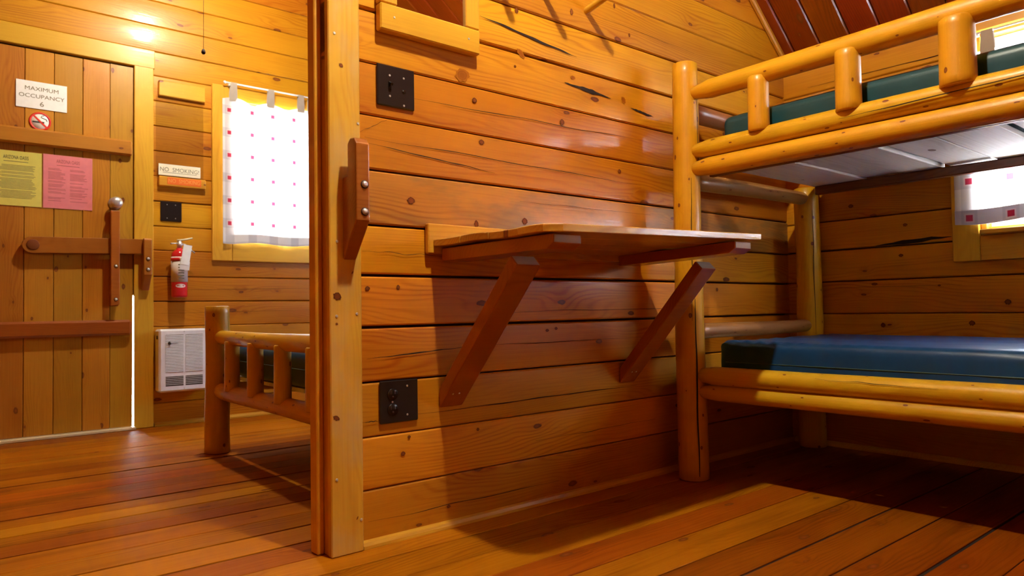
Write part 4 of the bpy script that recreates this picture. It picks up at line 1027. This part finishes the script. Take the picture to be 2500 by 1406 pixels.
for a, b in ((WIN4[0]-0.08, WIN4[0]), (WIN4[1], WIN4[1]+0.08)): boxX('casing', a, b, WIN4[2]-0.10, WIN4[3]+0.10, XR-0.022, XR-0.003, M['trim'], w4, 0.003, vert=True)
for a, b in ((WIN4[2]-0.10, WIN4[2]), (WIN4[3], WIN4[3]+0.10)): boxX('casing', WIN4[0], WIN4[1], a, b, XR-0.022, XR-0.003, M['trim'], w4, 0.003)
# curtains: cloth with folds, doubled hem, tabs
def curtain(name, u0, u1, z0, z1, to3, label, tabs, rodz, hem=0.055, amp=0.007, seed=0.0, rod_u=None, rod_r=0.006, scallop=0.0, uvo=(0.0, 0.0), mats=('curtain', 'hem')):
    a = to3((u0+u1)/2, z0, 0)
    e = empty(name, a, label, 'curtain'); c = Vector(a)
    nu, nz = 110, 60
    def depth(u, z):
        k = (z-z0)/(z1-z0)
        return amp*(0.7+0.3*k)*(math.sin(u*26+seed)+0.6*math.sin(u*47+1.3+2*seed+0.6*k))+0.004*noise.noise(Vector((u*6, z*4, seed)))
    def topz(u):
        # the top edge dips between the tabs
        ds = min(abs(u-tb_) for tb_ in tabs)
        return z1 - scallop*min(1.0, ds/0.10)**1.5
    def grid(nm, za, zb, lift, fu=None):
        bm = bmesh.new(); uvl = bm.loops.layers.uv.new('UVMap'); g = []
        for j in range(nz+1):
            row = []
            for i in range(nu+1):
                u = u0+(u1-u0)*i/nu
                zt = zb if fu is None else fu(u)
                z = za+(zt-za)*j/nz
                zz = z + 0.006*math.sin(u*17+seed)*max(0, 1-(z-z0)/0.15) 
                row.append((bm.verts.new(Vector(to3(u, zz, depth(u, z)+lift))-c), ((u-uvo[0])*1.03+0.069, z-uvo[1]+0.069)))
            g.append(row)
        for j in range(nz):
            for i in range(nu):
                q = [g[j][i], g[j][i+1], g[j+1][i+1], g[j+1][i]]
                f = bm.faces.new([v for v, _ in q])
                for lp, (_, uv) in zip(f.loops, q): lp[uvl].uv = uv
        return mesh_obj(nm, bm, M[mats[1]] if nm == 'hem' else M[mats[0]], e, Matrix.Translation(c), smooth=True)
    grid('cloth', z0, z1, 0.0, topz)
    nz = 5
    grid('hem', z0, z0+hem, 0.0030)
    for tb_ in tabs:
        bm = bmesh.new(); hw = 0.019; prof = []
        zt = topz(tb_)
        for zz, l in ((zt-0.025, 0.008), (zt+0.005, 0.008), (rodz-0.004, 0.009), (rodz+rod_r+0.001, 0.004), (rodz+rod_r+0.002, 0.0), (rodz+rod_r, -0.006), (rodz-0.004, -0.010), (zt, -0.003)):
            prof.append((zz, l))
        vs = [(bm.verts.new(Vector(to3(tb_-hw*(1.0 if zz > zt+0.01 else 1.25), zz, l+depth(tb_, z1)*max(0, 1-(zz-zt)/0.05) if zz < rodz-0.01 else l))-c), bm.verts.new(Vector(to3(tb_+hw*(1.0 if zz > zt+0.01 else 1.25), zz, l+depth(tb_, z1)*max(0, 1-(zz-zt)/0.05) if zz < rodz-0.01 else l))-c)) for zz, l in prof]
        for A, B in zip(vs, vs[1:]): bm.faces.new((A[0], A[1], B[1], B[0]))
        mesh_obj('tab', bm, M['tab'], e, Matrix.Translation(c), smooth=True)
    return e
yc = YD-0.045
curtain('curtain', 1.330, 2.045, 1.060, 1.952, lambda u, z, l: (u, yc-l, z), 'plaid tab-top curtain over the bright window beyond the partition', (1.395, 1.625, 1.82, 1.89, 2.03), 2.034, seed=0.4, scallop=0.035, uvo=(1.372, 1.595), mats=('curtain_dim', 'hem_dim'))
ro = empty('curtain_rod', (1.69, yc, 2.03), 'thin white curtain rod over the window beyond the partition', 'curtain rod')
tube('rod', [(1.348, yc, 2.034), (2.06, yc, 2.034)], 0.0055, M['rod'], ro, 10)
lathe('finial', [(0.0, 0), (0.008, 0.003), (0.010, 0.010), (0.006, 0.016), (0, 0.017)], (1.352, yc, 2.034), M['rod'], ro, '-X', 12)
boxY('rod_bracket', 1.366, 1.378, 2.018, 2.036, yc, YD-0.018, M['rod'], ro, 0.002)
xc_ = XR-0.034
curtain('curtain', -0.22, 1.004, 0.932, 1.585, lambda u, z, l: (xc_-l, u, z), 'plaid tab-top curtain over the window behind the bunk bed', (0.875, 0.60, 0.30, 0.02, -0.18), 1.655, seed=1.7, amp=0.004, scallop=0.0, rod_r=0.004, uvo=(0.955, 0.957))
ro = empty('curtain_rod', (xc_, 0.3, 1.655), 'thin white curtain rod over the window behind the bunk bed', 'curtain rod')
tube('rod', [(xc_, 0.925, 1.655), (xc_, -0.25, 1.655)], 0.004, M['rod'], ro, 10)
boxX('rod_bracket', 0.905, 0.915, 1.645, 1.660, xc_, XR-0.018, M['rod'], ro, 0.001)

# ------------------------------------------------------------------ lamps (their light is built here)
def lamp(name, p, watts, label):
    e = empty(name, (p[0], p[1], p[2]), label, 'lamp')
    lathe('shade', [(0.035, 0.095), (0.036, 0.097), (0.165, 0.045), (0.163, 0.043), (0.034, 0.094)], p, M['white'], e, seg=32)
    lathe('socket', [(0.016, 0.045), (0.022, 0.06), (0.024, 0.11), (0.012, 0.13), (0, 0.13)], p, M['black'], e)
    tube('cord', [(p[0], p[1], p[2]+0.12), (p[0], p[1], roof(p[0])-0.01)], 0.004, M['black'], e, 8)
    ld = bpy.data.lights.new('bulb_light', 'POINT'); ld.energy = watts; ld.color = LAMP_COL; ld.shadow_soft_size = 0.035
    lo = bpy.data.objects.new('bulb_light', ld); put(lo, e); lo.matrix_basis = Matrix.Translation(p)
    return e
lamp('pendant_lamp', MAIN_P, MAIN_W, 'white shaded pendant lamp hanging over the main room')
l2 = lamp('pendant_lamp', FRONT_P, FRONT_W, 'white shaded pendant lamp hanging in the front room')
pc = empty('pull_cord', (1.013, 3.60, 1.915), 'thin pull cord with small dark wooden knob hanging before the front wall', 'pull cord')
tube('cord', [(1.013, 3.60, 1.935), (1.014, 3.60, 2.3), (1.03, 3.565, 2.632)], 0.0011, M['ink_soft'], pc, 6)
lathe('knob', [(0, 0), (0.006, 0.002), (0.0105, 0.010), (0.0085, 0.020), (0.004, 0.027), (0, 0.028)], (1.013, 3.60, 1.912), M['crack'], pc, seg=14)
# sky portals at the windows help the renderer find the daylight; they give no light themselves
def portal(mw, sx, sy):
    ld = bpy.data.lights.new('window_portal', 'AREA'); ld.shape = 'RECTANGLE'; ld.size = sx; ld.size_y = sy; ld.cycles.is_portal = True
    o = bpy.data.objects.new('window_portal', ld); COL.objects.link(o); o.matrix_world = mw
x0, x1, z0, z1 = WIN1
portal(axes((1, 0, 0), (0, 0, -1), (0, 1, 0), ((x0+x1)/2, YD+0.12, (z0+z1)/2)), x1-x0, z1-z0)
y0, y1, z0, z1 = WIN2
portal(axes((0, 1, 0), (0, 0, 1), (1, 0, 0), (XR+0.12, (y0+y1)/2, (z0+z1)/2)), y1-y0, z1-z0)
x0, x1, z0, z1 = FILL_WIN
portal(axes((1, 0, 0), (0, 0, 1), (0, -1, 0), ((x0+x1)/2, YB-0.12, (z0+z1)/2)), x1-x0, z1-z0)
y0, y1, z0, z1 = WIN4
portal(axes((0, 1, 0), (0, 0, 1), (1, 0, 0), (XR+0.12, (y0+y1)/2, (z0+z1)/2)), y1-y0, z1-z0)
